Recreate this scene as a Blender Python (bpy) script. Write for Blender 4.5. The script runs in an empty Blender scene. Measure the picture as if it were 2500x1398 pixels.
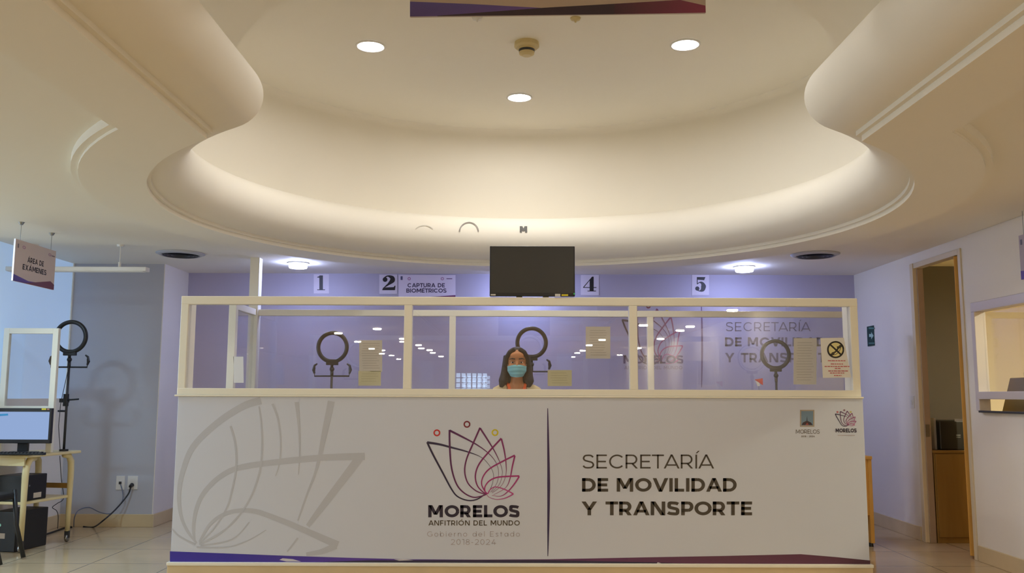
import bpy, bmesh, math, random
from math import sin, cos, pi, radians, sqrt, atan
from mathutils import Vector, Matrix
random.seed(7)
S = bpy.context.scene
COL = S.collection
V = Vector

# ------------------------------------------------------------------ camera
F_PX = 2190.0
EYE = 1.2
PITCH = atan(266 / F_PX)
ROLL = radians(0.2)

def ray(px, py):
    u = (px - 1250) / F_PX; v = (699 - py) / F_PX
    c, s = cos(ROLL), sin(ROLL)
    u, v = u * c - v * s, u * s + v * c
    return V((u, cos(PITCH) - v * sin(PITCH), sin(PITCH) + v * cos(PITCH)))
O = V((0, 0, EYE))
def atz(px, py, z): d = ray(px, py); return O + d * ((z - EYE) / d.z)
def aty(px, py, y): d = ray(px, py); return O + d * (y / d.y)
def atx(px, py, x): d = ray(px, py); return O + d * (x / d.x)

cam_d = bpy.data.cameras.new('camera'); cam = bpy.data.objects.new('camera', cam_d); COL.objects.link(cam)
cam_d.sensor_width = 36; cam_d.lens = 36 * F_PX / 2500; cam_d.clip_start = 0.02
_r = V((1, 0, 0)); _u = V((0, -sin(PITCH), cos(PITCH))); _f = V((0, cos(PITCH), sin(PITCH)))
_x = _r * cos(ROLL) + _u * sin(ROLL); _y = -_r * sin(ROLL) + _u * cos(ROLL)
M = Matrix((( _x.x, _y.x, -_f.x, 0), (_x.y, _y.y, -_f.y, 0), (_x.z, _y.z, -_f.z, EYE), (0, 0, 0, 1)))
cam.matrix_world = M
S.camera = cam

# ------------------------------------------------------------------ materials
def lin(c):
    return tuple(((v / 255) / 12.92 if v / 255 <= 0.04045 else ((v / 255 + 0.055) / 1.055) ** 2.4) for v in c) + (1,)

def mat(name, rgb, rough=0.6, metal=0.0, noise=0.0, nscale=6, bump=0.0, bscale=60, spec=0.5, coat=0):
    m = bpy.data.materials.new(name); m.use_nodes = True
    nt = m.node_tree; b = nt.nodes['Principled BSDF']
    b.inputs['Base Color'].default_value = lin(rgb)
    b.inputs['Roughness'].default_value = rough
    b.inputs['Metallic'].default_value = metal
    b.inputs['Specular IOR Level'].default_value = spec
    b.inputs['Coat Weight'].default_value = coat
    if noise or bump:
        tc = nt.nodes.new('ShaderNodeTexCoord')
    if noise:
        n = nt.nodes.new('ShaderNodeTexNoise'); n.inputs['Scale'].default_value = nscale; n.inputs['Detail'].default_value = 5
        nt.links.new(tc.outputs['Object'], n.inputs['Vector'])
        mx = nt.nodes.new('ShaderNodeMix'); mx.data_type = 'RGBA'
        c = lin(rgb)
        mx.inputs[6].default_value = tuple(v * (1 - noise) for v in c[:3]) + (1,)
        mx.inputs[7].default_value = tuple(min(1, v * (1 + noise)) for v in c[:3]) + (1,)
        nt.links.new(n.outputs['Fac'], mx.inputs[0]); nt.links.new(mx.outputs[2], b.inputs['Base Color'])
    if bump:
        n2 = nt.nodes.new('ShaderNodeTexNoise'); n2.inputs['Scale'].default_value = bscale; n2.inputs['Detail'].default_value = 4
        nt.links.new(tc.outputs['Object'], n2.inputs['Vector'])
        bp = nt.nodes.new('ShaderNodeBump'); bp.inputs['Strength'].default_value = bump; bp.inputs['Distance'].default_value = 0.01
        nt.links.new(n2.outputs['Fac'], bp.inputs['Height']); nt.links.new(bp.outputs['Normal'], b.inputs['Normal'])
    return m

def emis(name, rgb, strength):
    m = bpy.data.materials.new(name); m.use_nodes = True; nt = m.node_tree
    nt.nodes.remove(nt.nodes['Principled BSDF'])
    e = nt.nodes.new('ShaderNodeEmission'); e.inputs[0].default_value = rgb + (1,); e.inputs[1].default_value = strength
    nt.links.new(e.outputs[0], nt.nodes['Material Output'].inputs[0])
    return m

def glass_mat(name, tint=(0.96, 0.97, 0.98), f0=0.04, rough=0.0):
    m = bpy.data.materials.new(name); m.use_nodes = True; nt = m.node_tree
    nt.nodes.remove(nt.nodes['Principled BSDF'])
    t = nt.nodes.new('ShaderNodeBsdfTransparent'); t.inputs[0].default_value = tint + (1,)
    g = nt.nodes.new('ShaderNodeBsdfGlossy'); g.inputs['Roughness'].default_value = rough
    lw = nt.nodes.new('ShaderNodeLayerWeight'); lw.inputs[0].default_value = 0.5
    p = nt.nodes.new('ShaderNodeMath'); p.operation = 'POWER'; p.inputs[1].default_value = 5
    ma = nt.nodes.new('ShaderNodeMath'); ma.operation = 'MULTIPLY_ADD'; ma.inputs[1].default_value = 1 - f0; ma.inputs[2].default_value = f0
    mx = nt.nodes.new('ShaderNodeMixShader')
    nt.links.new(lw.outputs['Facing'], p.inputs[0]); nt.links.new(p.outputs[0], ma.inputs[0]); nt.links.new(ma.outputs[0], mx.inputs[0])
    nt.links.new(t.outputs[0], mx.inputs[1]); nt.links.new(g.outputs[0], mx.inputs[2])
    nt.links.new(mx.outputs[0], nt.nodes['Material Output'].inputs[0])
    return m

def print_mat(name, rough=0.5):
    m = bpy.data.materials.new(name); m.use_nodes = True; nt = m.node_tree; b = nt.nodes['Principled BSDF']
    a = nt.nodes.new('ShaderNodeVertexColor'); a.layer_name = 'Col'
    nt.links.new(a.outputs[0], b.inputs['Base Color']); b.inputs['Roughness'].default_value = rough
    return m

def floor_mat():
    m = mat('polished_marble_tile', (176, 160, 136), 0.12)
    nt = m.node_tree; b = nt.nodes['Principled BSDF']
    tc = nt.nodes.new('ShaderNodeTexCoord')
    br = nt.nodes.new('ShaderNodeTexBrick'); br.offset = 0; br.inputs['Scale'].default_value = 1
    br.inputs['Brick Width'].default_value = 0.6; br.inputs['Row Height'].default_value = 0.6
    br.inputs['Mortar Size'].default_value = 0.004; br.inputs['Mortar'].default_value = lin((120, 106, 86))
    br.inputs['Color1'].default_value = lin((204, 180, 142)); br.inputs['Color2'].default_value = lin((210, 187, 150))
    n = nt.nodes.new('ShaderNodeTexNoise'); n.inputs['Scale'].default_value = 3.5; n.inputs['Detail'].default_value = 8; n.inputs['Distortion'].default_value = 1.2
    mx = nt.nodes.new('ShaderNodeMix'); mx.data_type = 'RGBA'; mx.blend_type = 'MULTIPLY'; mx.inputs[0].default_value = 0.18
    nt.links.new(tc.outputs['Object'], br.inputs['Vector']); nt.links.new(tc.outputs['Object'], n.inputs['Vector'])
    nt.links.new(br.outputs['Color'], mx.inputs[6]); nt.links.new(n.outputs['Fac'], mx.inputs[7]); nt.links.new(mx.outputs[2], b.inputs['Base Color'])
    return m

def wood_mat(name, a, bcol, rough=0.4, sc=(14, 14, 1.2)):
    m = mat(name, a, rough); nt = m.node_tree; b = nt.nodes['Principled BSDF']
    tc = nt.nodes.new('ShaderNodeTexCoord'); mp = nt.nodes.new('ShaderNodeMapping'); mp.inputs['Scale'].default_value = sc
    n = nt.nodes.new('ShaderNodeTexNoise'); n.inputs['Scale'].default_value = 2; n.inputs['Detail'].default_value = 6; n.inputs['Distortion'].default_value = .8
    mx = nt.nodes.new('ShaderNodeMix'); mx.data_type = 'RGBA'; mx.inputs[6].default_value = lin(a); mx.inputs[7].default_value = lin(bcol)
    nt.links.new(tc.outputs['Object'], mp.inputs[0]); nt.links.new(mp.outputs[0], n.inputs['Vector']); nt.links.new(n.outputs['Fac'], mx.inputs[0]); nt.links.new(mx.outputs[2], b.inputs['Base Color'])
    return m

M_CEIL = mat('cream_ceiling_paint', (238, 233, 220), 0.75, noise=.02, nscale=1.5, bump=.05, bscale=25)
M_WALL = mat('white_wall_paint', (232, 226, 216), 0.7, noise=.025, nscale=1.2, bump=.04, bscale=40)
M_WALLG = mat('grey_wall_paint', (186, 188, 198), 0.7, noise=.02, nscale=1.2, bump=.04, bscale=40)
M_WALLB = mat('mauve_grey_wall_paint', (176, 172, 194), 0.55, noise=.03, nscale=1.0)
M_BASE = mat('marble_skirting', (212, 192, 154), 0.25, noise=.12, nscale=5)
M_FLOOR = floor_mat()
M_ALU = mat('cream_painted_aluminium', (240, 236, 220), 0.35)
M_PANEL = mat('white_vinyl_panel', (206, 211, 224), 0.45, noise=.015, nscale=2)
M_GLASS = glass_mat('clear_glass', (.96, .965, .975), .07)
M_PRINT = print_mat('printed_ink')
M_BLACK = mat('black_plastic', (24, 24, 26), 0.4)
M_DGREY = mat('dark_grey_plastic', (52, 52, 54), 0.45)
M_SCREEN = mat('switched_off_screen', (46, 46, 44), 0.28)
M_WHITE = mat('white_plastic', (226, 224, 220), 0.4)
M_PAPER = mat('white_paper', (228, 226, 220), 0.8, noise=.02, nscale=9)
M_YPAPER = mat('yellowed_paper', (224, 222, 186), 0.8, noise=.06, nscale=14)
M_STEEL = mat('brushed_steel', (150, 150, 150), 0.3, 1.0)
M_CREAMSTEEL = mat('cream_painted_steel', (226, 210, 160), 0.35)
M_HONEY = wood_mat('honey_wood', (222, 172, 84), (204, 148, 62))
M_OAK = wood_mat('oak_laminate', (160, 126, 66), (138, 104, 50))
M_BROWN = mat('dark_brown_board', (84, 78, 76), 0.6, noise=.06, nscale=4)
M_LAMPW = emis('warm_downlight', (1.0, 0.965, 0.93), 92)
M_FILLT = emis('corridor_fill_light', (1.0, 0.93, 0.84), 30)
M_LAMPV = emis('violet_downlight', (0.48, 0.56, 1.0), 56)
M_FILLC = emis('cool_fill_light', (0.48, 0.74, 1.0), 150)
M_LAMPH = emis('hall_downlight', (1.0, 0.885, 0.69), 142)
M_LAMPO = emis('office_downlight', (1.0, 0.94, 0.66), 640)
M_DAYFILL = emis('added_daylight_pane', (0.60, 0.80, 1.0), 3.5)
M_DAYR = emis('far_window_pane', (0.62, 0.80, 1.0), 2.2)

# ------------------------------------------------------------------ mesh helpers
class G:
    def __init__(s): s.v = []; s.f = []; s.c = []
    def quad(s, *p, col=None):
        i = len(s.v); s.v += [V(q) for q in p]; s.f.append(tuple(range(i, i + len(p)))); s.c += [col] * len(p)
        return s
    def box(s, lo, hi, rot=None, at=None):
        i = len(s.v); lo = V(lo); hi = V(hi); c = (lo + hi) / 2 if at is None else V(at)
        for z in (lo.z, hi.z):
            for x, y in ((lo.x, lo.y), (hi.x, lo.y), (hi.x, hi.y), (lo.x, hi.y)):
                p = V((x, y, z))
                if rot is not None: p = c + rot @ (p - c)
                s.v.append(p)
        s.c += [None] * 8
        s.f += [tuple(i + k for k in q) for q in ((3, 2, 1, 0), (4, 5, 6, 7), (0, 1, 5, 4), (1, 2, 6, 5), (2, 3, 7, 6), (3, 0, 4, 7))]
        return s
    def hexa(s, a, b):           # two quads (bottom, top)
        i = len(s.v); s.v += [V(p) for p in a] + [V(p) for p in b]; s.c += [None] * 8
        s.f += [tuple(i + k for k in q) for q in ((3, 2, 1, 0), (4, 5, 6, 7), (0, 1, 5, 4), (1, 2, 6, 5), (2, 3, 7, 6), (3, 0, 4, 7))]
        return s
    def rings(s, rings, cap=True, closed=True):
        i = len(s.v); n = len(rings[0])
        for r in rings: s.v += [V(p) for p in r]; s.c += [None] * n
        for k in range(len(rings) - 1):
            for j in range(n if closed else n - 1):
                a = i + k * n + j; b = i + k * n + (j + 1) % n
                s.f.append((a, b, b + n, a + n))
        if cap:
            s.f.append(tuple(i + j for j in reversed(range(n)))); s.f.append(tuple(i + (len(rings) - 1) * n + j for j in range(n)))
        return s
    def tube(s, path, r, n=10, cap=True, closed=False):
        path = [V(p) for p in path]; rr = r if isinstance(r, (list, tuple)) else [r] * len(path)
        rings = []; N = len(path); up = None
        for k, p in enumerate(path):
            if closed: t = path[(k + 1) % N] - path[k - 1]
            else: t = path[min(k + 1, N - 1)] - path[max(k - 1, 0)]
            t = t.normalized()
            if up is None:
                up = V((0, 0, 1)) if abs(t.z) < .9 else V((0, 1, 0))
            a = t.cross(up).normalized(); b = a.cross(t).normalized(); up = b
            rings.append([p + (a * cos(2 * pi * j / n) + b * sin(2 * pi * j / n)) * rr[k] for j in range(n)])
        if closed:
            i = len(s.v)
            for r_ in rings: s.v += r_; s.c += [None] * n
            for k in range(N):
                for j in range(n):
                    a = i + k * n + j; b = i + k * n + (j + 1) % n; c = i + ((k + 1) % N) * n + (j + 1) % n; d = i + ((k + 1) % N) * n + j
                    s.f.append((a, b, c, d))
            return s
        return s.rings(rings, cap)
    def lathe(s, prof, c, axis='z', n=32, cap=True):   # prof: (r, h)
        c = V(c); rings = []
        for r, h in prof:
            ring = []
            for j in range(n):
                a = 2 * pi * j / n
                if axis == 'z': p = V((r * cos(a), r * sin(a), h))
                elif axis == 'y': p = V((r * cos(a), h, r * sin(a)))
                else: p = V((h, r * cos(a), r * sin(a)))
                ring.append(c + p)
            rings.append(ring)
        return s.rings(rings, cap)
    def ball(s, c, r, rot=None, n=16, m=10):
        r = V((r, r, r)) if not hasattr(r, '__len__') else V(r); c = V(c); rings = []
        for k in range(m + 1):
            t = -pi / 2 + pi * k / m; rad = max(cos(t), .001)
            ring = []
            for j in range(n):
                p = V((r.x * rad * cos(2 * pi * j / n), r.y * rad * sin(2 * pi * j / n), r.z * sin(t)))
                if rot is not None: p = rot @ p
                ring.append(c + p)
            rings.append(ring)
        return s.rings(rings)
    def build(s, name, m, parent=None, smooth=False, bevel=0, col=False, recalc=True):
        me = bpy.data.meshes.new(name)
        off = V((0, 0, 0)); p = parent
        while p is not None: off += p.location; p = p.parent
        me.from_pydata([v - off for v in s.v], [], s.f); me.validate()
        if recalc:
            bm = bmesh.new(); bm.from_mesh(me); bmesh.ops.recalc_face_normals(bm, faces=bm.faces); bm.to_mesh(me); bm.free()
        if m is not None: me.materials.append(m)
        if col:
            at = me.color_attributes.new('Col', 'FLOAT_COLOR', 'POINT')
            for k, c in enumerate(s.c): at.data[k].color = c or (0, 0, 0, 1)
        if smooth:
            for f in me.polygons: f.use_smooth = True
        me.update()
        o = bpy.data.objects.new(name, me); COL.objects.link(o)
        if parent is not None: o.parent = parent
        if bevel:
            b = o.modifiers.new('bevel', 'BEVEL'); b.width = bevel; b.segments = 2; b.limit_method = 'ANGLE'; b.angle_limit = radians(40)
        return o

def tag(o, label=None, cat=None, group=None, kind=None):
    if label: o['label'] = label
    if cat: o['category'] = cat
    if group: o['group'] = group
    if kind: o['kind'] = kind
    return o
def thing(name, label, cat, loc=(0, 0, 0), group=None):
    o = bpy.data.objects.new(name, None); COL.objects.link(o); o.location = V(loc); o.empty_display_size = .1
    return tag(o, label, cat, group)
def struct(o): o['kind'] = 'structure'; return o
def copy_tree(o, parent=None):
    c = o.copy(); COL.objects.link(c); c.parent = parent
    for ch in list(o.children): copy_tree(ch, c)
    return c

# ------------------------------------------------------------------ 2-D print helper (flat ink on a surface)
def smooth_path(pts, ws=None, sub=6):
    n = len(pts); out = []; wo = []
    for i in range(n - 1):
        p0 = pts[max(i - 1, 0)]; p1 = pts[i]; p2 = pts[i + 1]; p3 = pts[min(i + 2, n - 1)]
        for k in range(sub):
            t = k / sub
            q = [0.5 * (2 * p1[a] + (p2[a] - p0[a]) * t + (2 * p0[a] - 5 * p1[a] + 4 * p2[a] - p3[a]) * t * t + (-p0[a] + 3 * p1[a] - 3 * p2[a] + p3[a]) * t ** 3) for a in (0, 1)]
            out.append(q)
            if ws: wo.append(ws[i] + (ws[i + 1] - ws[i]) * t)
    out.append(list(pts[-1]))
    if ws: wo.append(ws[-1])
    return (out, wo) if ws else out

def ribbon(pts, w):
    """quads of a stroke with mitred joints"""
    n = len(pts); ws = w if isinstance(w, (list, tuple)) else [w] * n
    L = []; Rr = []
    for i in range(n):
        def nrm(a, b):
            dx, dy = b[0] - a[0], b[1] - a[1]; l = sqrt(dx * dx + dy * dy) or 1e-9
            return (-dy / l, dx / l)
        if i == 0: m = nrm(pts[0], pts[1]); k = 1
        elif i == n - 1: m = nrm(pts[-2], pts[-1]); k = 1
        else:
            a = nrm(pts[i - 1], pts[i]); b = nrm(pts[i], pts[i + 1])
            mx, my = a[0] + b[0], a[1] + b[1]; l = sqrt(mx * mx + my * my) or 1e-9
            m = (mx / l, my / l); k = 1 / max(.35, m[0] * a[0] + m[1] * a[1])
        h = ws[i] / 2 * k
        L.append((pts[i][0] + m[0] * h, pts[i][1] + m[1] * h)); Rr.append((pts[i][0] - m[0] * h, pts[i][1] - m[1] * h))
    return [(L[i], Rr[i], Rr[i + 1], L[i + 1]) for i in range(n - 1)]

def arc(cx, cy, rx, ry, a0, a1, n=14):
    return [(cx + rx * cos(radians(a0 + (a1 - a0) * k / n)), cy + ry * sin(radians(a0 + (a1 - a0) * k / n))) for k in range(n + 1)]

def glyph(c, w):
    h = w / 2; q = []
    def R(x0, y0, x1, y1): q.append(((x0, y0), (x1, y0), (x1, y1), (x0, y1)))
    def D(x0, y0, x1, y1):
        hh = w * sqrt((x1 - x0) ** 2 + (y1 - y0) ** 2) / (2 * abs(y1 - y0)); q.append(((x0 - hh, y0), (x0 + hh, y0), (x1 + hh, y1), (x1 - hh, y1)))
    def A(*a): q.extend(ribbon(arc(*a), w))
    def P(pts): q.extend(ribbon(smooth_path(pts), w))
    acc = {'Á': 'A', 'É': 'E', 'Í': 'I', 'Ó': 'O'}
    if c in acc:
        W, q2 = glyph(acc[c], w); q += q2; ax = W / 2
        q.append(((ax - .04, 1.09), (ax - .04 + w * .9, 1.09), (ax + .12 + w * .9, 1.27), (ax + .12, 1.27)))
        return W, q
    s = w * 1.1
    if c == ' ': return .30, q
    if c == 'A': W = 1.0; R(.22, .20, W - .22, .20 + w * .9); D(s / 2, 0, W / 2, 1); D(W - s / 2, 0, W / 2, 1)
    elif c == 'B': W = .76; R(0, 0, w, 1); R(0, 1 - w, .42, 1); R(0, .52 - h, .44, .52 + h); R(0, 0, .46, w); A(.42, (1.52 - h) / 2, .30 - h, (.48 - h) / 2, -90, 90); A(.46, (.52 + h) / 2, .30 - h, (.52 - h) / 2, -90, 90)
    elif c == 'C': W = .90; A(.5, .5, .5 - h, .5 - h, 42, 318, 24)
    elif c == 'D': W = .86; R(0, 0, w, 1); R(0, 1 - w, .38, 1); R(0, 0, .38, w); A(.38, .5, .48 - h, .5 - h, -90, 90)
    elif c == 'E': W = .66; R(0, 0, w, 1); R(0, 1 - w, W, 1); R(0, .5 - h, W - .06, .5 + h); R(0, 0, W, w)
    elif c == 'F': W = .64; R(0, 0, w, 1); R(0, 1 - w, W, 1); R(0, .46 - h, W - .06, .46 + h)
    elif c == 'G': W = .94; A(.5, .5, .5 - h, .5 - h, 42, 330, 24); R(W - w, .1, W, .5); R(.56, .5 - w * .8, W, .5)
    elif c == 'I': W = w; R(0, 0, w, 1)
    elif c == 'L': W = .60; R(0, 0, w, 1); R(0, 0, W, w)
    elif c == 'M': W = 1.04; R(0, 0, w, 1); R(W - w, 0, W, 1); D(s * .62, 1, W / 2, .22); D(W - s * .62, 1, W / 2, .22)
    elif c == 'N': W = .88; R(0, 0, w, 1); R(W - w, 0, W, 1); D(s * .66, 1, W - s * .66, 0)
    elif c == 'O': W = 1.04; A(W / 2, .5, W / 2 - h, .5 - h, 0, 360, 32)
    elif c in 'PR':
        W = .74 if c == 'P' else .78; y = .36
        R(0, 0, w, 1); R(0, 1 - w, .42, 1); R(0, y - h, .42, y + h); A(.42, (1 - h + y) / 2, .32 - h, (1 - h - y) / 2, -90, 90)
        if c == 'R': D(W - s * .6, 0, .42, y)
    elif c == 'S': W = .74; P([(W - .07, .81), (W - .2, 1 - h - .02), (.37, 1 - h), (.16, .93 - h * .4), (h + .02, .74), (.15, .59), (.37, .51), (.60, .43), (W - h, .25), (W - .16, .07 + h * .4), (.36, h), (.16, h + .03), (.05, .20)])
    elif c == 'T': W = .76; R(0, 1 - w, W, 1); R(W / 2 - h, 0, W / 2 + h, 1)
    elif c == 'U': W = .84; R(0, .38, w, 1); R(W - w, .38, W, 1); A(W / 2, .40, W / 2 - h, .40 - h, 180, 360)
    elif c == 'V': W = .98; D(s / 2, 1, W / 2, 0); D(W - s / 2, 1, W / 2, 0)
    elif c == 'X': W = .90; D(s * .65, 0, W - s * .65, 1); D(s * .65, 1, W - s * .65, 0)
    elif c == 'Y': W = .92; D(s / 2, 1, W / 2, .40); D(W - s / 2, 1, W / 2, .40); R(W / 2 - h, 0, W / 2 + h, .44)
    elif c in 'oabde':
        W = .70; cx = W / 2; ry = .36 - h
        if c == 'e': A(cx, .36, W / 2 - h, ry, 0, 318, 20); R(.04, .36 - h, W - .02, .36 + h)
        else: A(cx, .36, W / 2 - h, ry, 0, 360, 24)
        if c == 'b': R(0, 0, w, 1.04)
        if c == 'd': R(W - w, 0, W, 1.04)
        if c == 'a': R(W - w, 0, W, .72)
    elif c == 'i': W = w; R(0, 0, w, .72); R(-.01, .86, w + .01, .98)
    elif c == 'l': W = w; R(0, 0, w, 1.04)
    elif c == 'r': W = .36; R(0, 0, w, .72); A(.36, .40, .36 - h, .32 - h, 180, 95)
    elif c == 'n': W = .62; R(0, 0, w, .72); A(W / 2, .40, W / 2 - h, .32 - h, 180, 0); R(W - w, 0, W, .42)
    elif c == 's': W = .5; P([(W - .04, .60), (W / 2, .72 - h), (h + .02, .56), (W / 2, .37), (W - h, .18), (W / 2, h), (.03, .12)])
    elif c == 't': W = .40; R(.1, 0, .1 + w, .95); R(0, .72 - w, W, .72)
    elif c == '0': W = .70; A(W / 2, .5, W / 2 - h, .5 - h, 0, 360, 28)
    elif c == '1': W = .34; R(W - w, 0, W, 1); R(0, 1 - w, W, 1)
    elif c == '2': W = .66; P([(.04, .80), (.18, .97 - h), (.36, 1 - h), (W - h, .74), (.46, .42), (.08, .07)]); R(0, 0, W, w)
    elif c == '4': W = .78; R(W - .2 - w, 0, W - .2, .5); D(.1, .24, .46, 1); R(0, .22, W, .22 + w)
    elif c == '8': W = .68; A(W / 2, .27, W / 2 - h, .27 - h / 2, 0, 360, 24); A(W / 2, .75, W / 2 - h - .04, .25 - h, 0, 360, 24)
    else: W = .36; R(.02, .36, W - .02, .36 + w)
    return W, q

def text_quads(s, w, x0, x1, yb, yc, gap=.16):
    X = 0; out = []; prev = ''; base_ = lambda ch: {'Á': 'A', 'É': 'E', 'Í': 'I', 'Ó': 'O'}.get(ch, ch)
    for c in s:
        W, q = glyph(c, w); pair = base_(prev) + base_(c); prev = c
        if pair in ('AV', 'VA', 'TA', 'AT', 'AY', 'YA', 'LT'): X -= gap * 1.1
        elif pair in ('OV', 'VO', 'DA', 'AD', 'RA', 'AR', 'VI', 'IA', 'AN', 'AP', 'PT', 'TR', 'ET', 'RT', 'TU', 'OR', 'PO', 'LO', 'OS', 'AI'): X -= gap * .45
        out += [tuple((X + p[0], p[1]) for p in f) for f in q]; X += W + gap
    X -= gap
    return [tuple((x0 + p[0] / X * (x1 - x0), yb + p[1] * (yc - yb)) for p in f) for f in out]

class Ink:
    """flat printed shapes in photo-measured coordinates, laid on a real surface by proj()"""
    def __init__(s, proj, n, lift=.0012): s.g = G(); s.p = proj; s.n = V(n); s.k = 0; s.lift = lift
    def poly(s, pts, col, cols=None):
        off = s.n * (s.lift + s.k * .00003)
        i = len(s.g.v)
        for a, p in enumerate(pts):
            s.g.v.append(s.p(p[0], p[1]) + off); s.g.c.append(lin(cols[a]) if cols else lin(col))
        s.g.f.append(tuple(range(i, i + len(pts))))
    def quads(s, qs, col):
        s.k += 1
        for q in qs: s.poly(q, col)
    def stroke(s, pts, ws, c0, c1=None, sub=6):
        s.k += 1
        if not isinstance(ws, (list, tuple)): ws = [ws] * len(pts)
        p, w = smooth_path(pts, ws, sub)
        qs = ribbon(p, w); n = len(qs); c1 = c1 or c0
        mixc = lambda t: tuple(c0[a] + (c1[a] - c0[a]) * t for a in range(3))
        for i, q in enumerate(qs):
            s.poly(q, None, [mixc(i / n), mixc(i / n), mixc((i + 1) / n), mixc((i + 1) / n)])
    def line(s, pts, w, col): s.quads(ribbon(pts, w), col)
    def disc(s, cx, cy, r, col, n=24):
        s.k += 1; s.poly([(cx + r * cos(2 * pi * j / n), cy + r * sin(2 * pi * j / n)) for j in range(n)], col)
    def ring(s, cx, cy, r, w, col): s.quads(ribbon(arc(cx, cy, r, r, 0, 360, 28), w), col)
    def text(s, t, x0, x1, yb, yc, w, col, gap=.16): s.quads(text_quads(t, w, x0, x1, yb, yc, gap), col)
    def build(s, name, parent): return s.g.build(name, M_PRINT, parent, col=True, recalc=False)

NAVY = (44, 34, 66); PLUM = (112, 36, 92); MAG = (170, 40, 120)
PETALS = [  # (tip-out-left stroke, tip-right stroke, colours)
    ([(205, 355), (250, 450), (330, 600), (400, 730), (450, 790), (530, 820), (600, 812), (660, 775)], [15, 15, 14, 12, 11, 10, 10, 10], NAVY, NAVY,
     [(205, 358), (300, 372), (400, 398), (520, 430), (630, 472), (690, 525), (732, 600), (728, 680), (695, 760)], [20, 17, 15, 11, 4, 3, 3, 3, 6]),
    ([(384, 258), (386, 400), (400, 560), (440, 690), (500, 760), (575, 795), (640, 785), (680, 770)], [15, 14, 13, 12, 11, 10, 9, 9], (84, 30, 84), PLUM,
     [(384, 262), (480, 310), (600, 375), (690, 440), (750, 510), (775, 590), (762, 680), (710, 755)], [17, 15, 10, 6, 4, 3, 3, 3]),
    ([(628, 240), (570, 370), (520, 490), (505, 590), (530, 680), (590, 740), (650, 765), (682, 768)], [14, 13, 12, 11, 10, 9, 8, 8], (104, 34, 90), PLUM,
     [(628, 244), (690, 340), (750, 440), (790, 530), (805, 600), (782, 690), (720, 752)], [14, 12, 8, 4, 3, 3, 3]),
    ([(797, 325), (700, 430), (620, 530), (590, 620), (605, 700), (650, 752), (684, 767)], [14, 13, 12, 11, 10, 9, 8], (128, 36, 100), (140, 36, 104),
     [(797, 328), (820, 420), (834, 520), (834, 610), (800, 700), (722, 760)], [13, 12, 8, 4, 3, 3]),
    ([(905, 460), (800, 512), (700, 570), (652, 630), (640, 690), (665, 745), (688, 768)], [13, 12, 11, 10, 9, 9, 8], (150, 38, 110), MAG,
     [(905, 464), (885, 550), (865, 650), (830, 720), (735, 775)], [13, 12, 8, 4, 3]),
    ([(940, 625), (850, 628), (760, 637), (700, 665), (667, 710), (668, 748), (690, 768)], [12, 12, 11, 10, 9, 8, 8], (166, 40, 116), MAG,
     [(940, 628), (900, 690), (850, 748), (795, 785), (722, 780)], [12, 11, 9, 5, 3]),
    ([(894, 768), (830, 735), (775, 716), (737, 714), (704, 738), (690, 768)], [10, 9, 8, 7, 7, 7], (186, 70, 140), (186, 60, 136),
     [(894, 768), (832, 800), (762, 812), (704, 797), (682, 775)], [10, 8, 5, 4, 4])]
def emblem(ink, f, lw=1.0, rings=True):
    for L, wl, c0, c1, Rr, wr in PETALS:
        sc = abs(f(1000, 0)[0] - f(0, 0)[0]) / 1000
        cu = (190, 174, 178) if lw > 1 else (150, 130, 150)
        ink.stroke([f(*p) for p in Rr], [w * sc * lw for w in wr], c0, tuple((c1[a] + cu[a]) / 2 for a in range(3)))
        ink.stroke([f(*p) for p in L], [w * sc * lw for w in wl], c0, c1)
    if rings:
        for x, y, c in ((283, 281, (196, 40, 40)), (523, 213, (122, 30, 50)), (747, 279, (206, 190, 30))):
            ink.ring(*f(x, y), 22 * sc, 11 * sc * lw, c)

def sheet(name, label, cat, corners, m, n, ink=None, group=None, thick=.001):
    """a sheet of paper/card from four world corners (TL,TR,BR,BL), facing n"""
    g = G(); n = V(n); a = [V(c) for c in corners]
    g.hexa([p - n * thick for p in a], a)
    o = g.build(name, m); tag(o, label, cat, group); return o

# ================================================================== SETTING
CEIL = 2.42; BAND = 2.36
CX, CY, RT, HW = 0.10, 5.74, 2.30, 1.50
YEND = -2.6
XL, XR = -4.12, 3.46

def outline(d, z, narc=96):
    R = RT - d; w = HW - d
    t = math.asin(min(.999, w / R))
    pts = []
    a0 = -pi / 2 - t; a1 = -pi / 2 + t + 0     # corner angles (left, right)
    # from the left corner clockwise over the far side to the right corner
    start = a0 + 2 * pi; end = a1
    for k in range(narc + 1):
        a = start + (end - start) * k / narc
        pts.append(V((CX + R * cos(a), CY + R * sin(a), z)))
    for k in range(1, 9): pts.append(V((CX + w, pts[narc].y + (YEND + d - pts[narc].y) * k / 8, z)))
    for k in range(1, 5): pts.append(V((CX + w - 2 * w * k / 4, YEND + d, z)))
    yl = pts[0].y
    for k in range(1, 8): pts.append(V((CX - w, YEND + d + (yl - YEND - d) * k / 8, z)))
    return pts

def fill_with_hole(outer, inner):
    bm = bmesh.new()
    for loop in (outer, inner):
        vs = [bm.verts.new(p) for p in loop]
        for k in range(len(vs)): bm.edges.new((vs[k], vs[(k + 1) % len(vs)]))
    bmesh.ops.triangle_fill(bm, use_beauty=True, edges=bm.edges[:])
    return bm

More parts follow.
